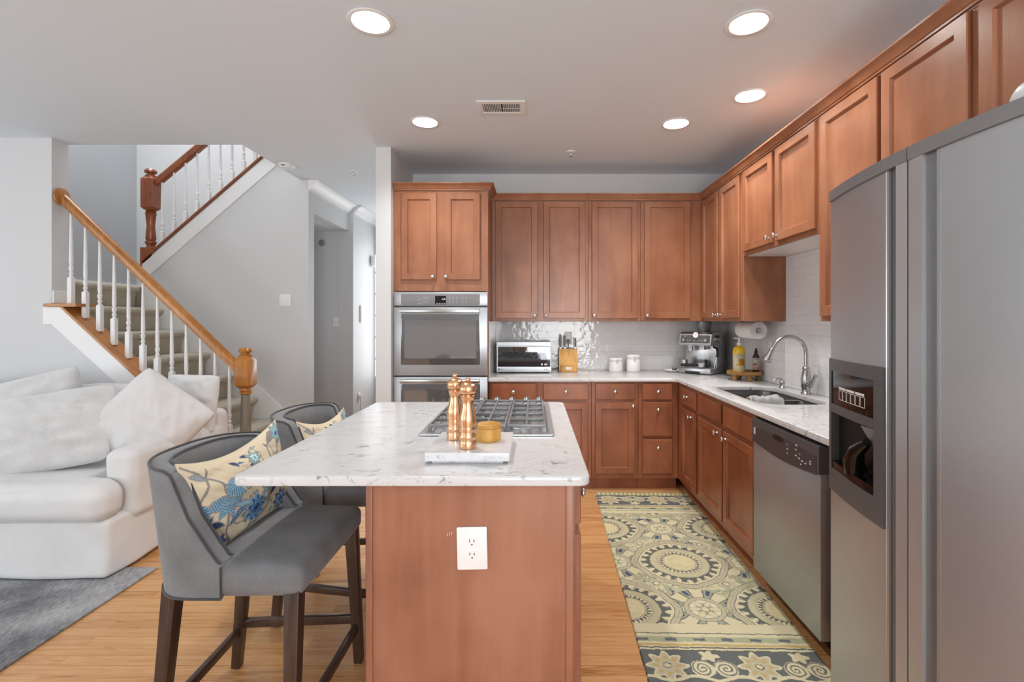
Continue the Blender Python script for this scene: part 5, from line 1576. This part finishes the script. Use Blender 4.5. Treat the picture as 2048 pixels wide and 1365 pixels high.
# ------------------------------------------------------------------ sofa
sf = thing('sofa', 'white slipcovered sofa against the stair wall', 'sofa', (-3.3, 3.05, 0))
def skirt_fn(q, u):
    f = (1 - (u.z + 1) / 2)
    q = q.copy()
    q.y -= .035 * f * (u.y < -.5) + .006 * math.sin(q.x * 11) * f * (u.y < -.5)
    q.x += .02 * f * (u.x > .5) + .008 * math.sin(q.y * 14) * f * (u.x > .5)
    return q
M().soft((-.02, .0, .162), (2.12, .96, .30), r=.03, n=34, amp=.003, freq=5, fn=skirt_fn).obj('skirt', MAT['slip'], sf, smooth=80)
def tc(q, u):
    q = q.copy()
    if q.x > 0: 
        k = max(0, min(1, (-.29 - q.y) / .06)); k = k * k * (3 - 2 * k)
        q.x += .17 * k * (u.x > 0) * max(0, min(1, (q.x - .5) / .3))
    return q
M().soft((.0, -.04, .398), (1.76, .98, .195), r=.075, puff=(.0, .02, .02), n=40, amp=.006, freq=4, fn=tc).obj('seat_cushion', MAT['slip'], sf, smooth=80)
M().soft((.978, .08, .45), (.178, .84, .375), r=.045, puff=(.005, .01, .015), n=24, amp=.006, freq=5, seed=3).obj('arm', MAT['slip'], sf, smooth=80)
M().soft((-.978, .08, .45), (.178, .84, .375), r=.07, puff=(.005, .01, .015), n=20, amp=.006, freq=5, seed=4).obj('arm', MAT['slip'], sf, smooth=80)
M().soft((.0, .455, .51), (2.12, .15, .46), r=.05, n=26, amp=.004, freq=5, seed=5).obj('back', MAT['slip'], sf, smooth=80)
for cx in (-.46, .42):
    M().soft((cx, .30, .70), (.86, .21, .44), r=.08, puff=(.01, .03, .02), n=24, amp=.010, freq=4, seed=cx * 9).obj('back_cushion', MAT['slip'], sf, smooth=80)
pw = pillow_mesh('throw_pillow', .52, .52, .21, .012, None, pinch=.014, seed=3, wr=.012, mat=MAT['slip'])
place(pw, 'throw_pillow', 'large white pillow standing on its corner over the sofa arm', 'pillow', (-2.39, 3.02, .745), (R(-14), R(41), R(18)), 'white pillows on the sofa')
pw2 = pillow_mesh('throw_pillow', .36, .41, .16, .012, None, pinch=.008, seed=8, wr=.010, mat=MAT['slip'])
place(pw2, 'throw_pillow', 'square white pillow upright behind the corner standing one', 'pillow', (-2.375, 3.36, .80), (R(-8), R(2), R(6)), 'white pillows on the sofa')
pf1 = pillow_mesh('throw_pillow', .76, .50, .28, .012, None, pinch=.012, seed=5, wr=.016, mat=MAT['fur'])
place(pf1, 'throw_pillow', 'large plush pale grey pillow slumped on the sofa seat', 'pillow', (-2.90, 2.87, .715), (R(-24), R(-9), R(10)), 'plush pillows on the sofa')
pf2 = pillow_mesh('throw_pillow', .66, .46, .22, .012, None, pinch=.012, seed=11, wr=.014, mat=MAT['fur'])
place(pf2, 'throw_pillow', 'plush pale pillow leaning on the sofa back behind the slumped one', 'pillow', (-3.26, 3.13, .80), (R(-16), R(-14), R(4)), 'plush pillows on the sofa')

# ------------------------------------------------------------------ ceiling fittings
names = ['nearest the camera on the left', 'nearest the camera on the right', 'in the far left of the kitchen', 'in the far right of the kitchen', 'over the sink close to the wall cabinets']
for (x, y), nm in zip(LIGHTS, names):
    t = thing('recessed_light', 'round recessed ceiling light ' + nm, 'ceiling light', (x, y, CZ), 0, 'recessed ceiling lights')
    M().lathe([(.0815, .0), (.0815, -.0005), (.101, -.0005), (.104, -.004), (.100, -.007), (.083, -.005), (.080, .0)], 48, cap=False).obj('trim_ring', MAT['white_plastic'], t, smooth=50)
    M().lathe([(.0800, .0), (.074, .04), (.062, .085), (.064, .087), (.0812, .003)], 48, cap=False).obj('baffle', MAT['trim'], t, smooth=50)
    M().lathe([(0, .060), (.045, .062), (.058, .070), (.060, .084), (0, .084)], 40).obj('lamp', MAT['lamp'], t, smooth=50)
    l = bpy.data.lights.new('downlight', 'AREA'); l.shape = 'DISK'; l.size = .105; l.energy = 12; l.color = (1, .97, .93)
    lo = bpy.data.objects.new('downlight', l); lo.location = (x, y, CZ + .057); link(lo)
vt = thing('ceiling_vent', 'white rectangular louvered air vent on the ceiling', 'vent', (-.208, 3.115, CZ))
m = slab([(-.152, -.1), (.152, -.1), (.152, .1), (-.152, .1)], [[(-.118, -.062), (.118, -.062), (.118, .062), (-.118, .062)]], -.008, -.0005, .002)
m.obj('frame', MAT['white_plastic'], vt, smooth=30)
M().box(-.118, .118, -.062, .062, -.0012, -.0006).obj('duct_shadow', flat('duct_shade_grey', S(60, 60, 62), .8), vt, smooth=0)
m = M()
for i in range(11): m.box(-.0045, .0045, -.061, .061, -.0006, .0006, mat=Matrix.Translation((-.111 + .0105 * i, 0, -.0048)) @ Matrix.Rotation(R(42), 4, 'Y'))
m.obj('louvers', MAT['white_plastic'], vt, smooth=0)
m = M()
for i in range(10): m.box(-.0038, .0038, -.061, .061, -.0006, .0006, mat=Matrix.Translation((.012 + .0112 * i, 0, -.0048)) @ Matrix.Rotation(R(-52), 4, 'Y'))
m.box(.004, .116, -.003, .003, -.0085, -.0075)
m.obj('louvers', MAT['white_plastic'], vt, smooth=0)
def sprinkler(label, x, y):
    t = thing('fire_sprinkler', label, 'sprinkler', (x, y, CZ))
    M().lathe([(0, -.0004), (.038, -.0004), (.036, -.006), (.016, -.010), (0, -.010)], 28).obj('cover_plate', MAT['white_plastic'], t, smooth=40)
    M().lathe([(.007, -.0102), (.007, -.02), (.004, -.026), (.004, -.036), (.013, -.038), (.013, -.040), (0, -.040)], 16).obj('nozzle', MAT['nickel'], t, smooth=40)
sprinkler('fire sprinkler head on the kitchen ceiling beyond the air vent', .300, 3.93)
sprinkler('fire sprinkler head on the hall ceiling left of the pantry wall', -1.652, 4.45)
sm = thing('smoke_detector', 'round white smoke detector on the ceiling near the stairwell', 'smoke detector', (-2.165, 4.25, CZ))
M().lathe([(0, -.0004), (.066, -.0004), (.068, -.012), (.060, -.022), (.050, -.034), (0, -.038)], 36).obj('case', MAT['white_plastic'], sm, smooth=40)
M().box(-.02, .012, -.0625, -.052, -.026, -.0175).obj('sounder_slot', MAT['dark_grey'], sm, smooth=0)

# ------------------------------------------------------------------ hall
t = thing('fire_sprinkler', 'small round metal sprinkler head high on the niche wall', 'sprinkler', (-2.515, 5.749, 2.300))
M().lathe([(0, .0004), (.040, .0004), (.038, .006), (.020, .009), (.018, .03), (0, .032)], 24, mat=Matrix.Rotation(R(90), 4, 'X')).obj('cover_plate', MAT['nickel'], t, smooth=40)
t = thing('wall_chime', 'pale rounded chime box on the hall wall near the window', 'chime', (-2.139, 6.37, 2.158))
M().soft((.035, 0, 0), (.068, .10, .145), r=.03, n=12).obj('case', MAT['white_plastic'], t, smooth=80)
t = thing('intercom_panel', 'slim white intercom panel on the bright hall wall', 'intercom', (-2.139, 6.0, 1.46))
M().box(.0005, .018, -.045, .045, -.105, .105, .005).obj('case', MAT['white_plastic'], t, smooth=40)
M().box(.0185, .020, -.025, .025, .02, .08, .001).obj('speaker_grille', MAT['trim'], t, smooth=0)
outlet_plate('electrical_outlet', 'white outlet low on the bright hall wall with a plugged charger', 'outlet', (-2.139, 5.92, .445), (0, 0, R(90)), .07, .115)
ch = M().box(-2.128, -2.098, 5.895, 5.93, .43, .475, .004)
cho = tag(ch.obj('charger', MAT['white_plastic'], smooth=30), 'white charger with a thin cord plugged into the low hall outlet', 'charger')
M().tube([(-2.11, 5.905, .43), (-2.112, 5.90, .35), (-2.10, 5.89, .20), (-2.05, 5.85, .02)], .003, 8).obj('charger_cord', MAT['mid_grey'], cho, smooth=60)
pp = thing('potted_plant', 'small dark leafy plant barely showing over the island edge in the hall', 'plant', (-1.905, 5.25, 0))
M().lathe([(0, .001), (.07, .001), (.09, .16), (.095, .17), (.085, .17), (.075, .15), (0, .15)], 28).obj('pot', MAT['ceramic'], pp, smooth=40)
random.seed(4)
m = M()
for i in range(16):
    a = 2 * PI * i / 16 + random.uniform(-.2, .2); L = random.uniform(.18, .25); tl = random.uniform(.25, .7)
    base = Vector((0, 0, .15)); d = Vector((math.cos(a) * tl, math.sin(a) * tl, 1)).normalized()
    sd_ = d.cross(Vector((0, 0, 1))).normalized()
    pts = []
    for k in range(7):
        f = k / 6; p = base + d * L * f + Vector((math.cos(a), math.sin(a), -1)) * .05 * f * f
        pts.append((p, .014 * math.sin(PI * min(1, f * .9 + .08)) + .001))
    L_ = [m.b.verts.new(p - sd_ * w_) for p, w_ in pts]; Rr_ = [m.b.verts.new(p + sd_ * w_) for p, w_ in pts]
    fs = [m.b.faces.new((L_[k], Rr_[k], Rr_[k + 1], L_[k + 1])) for k in range(6)]
bmesh.ops.solidify(m.b, geom=m.b.faces[:], thickness=.0015)
m.obj('foliage', flat('olive_leaves', S(92, 92, 58), .5), pp, smooth=80)
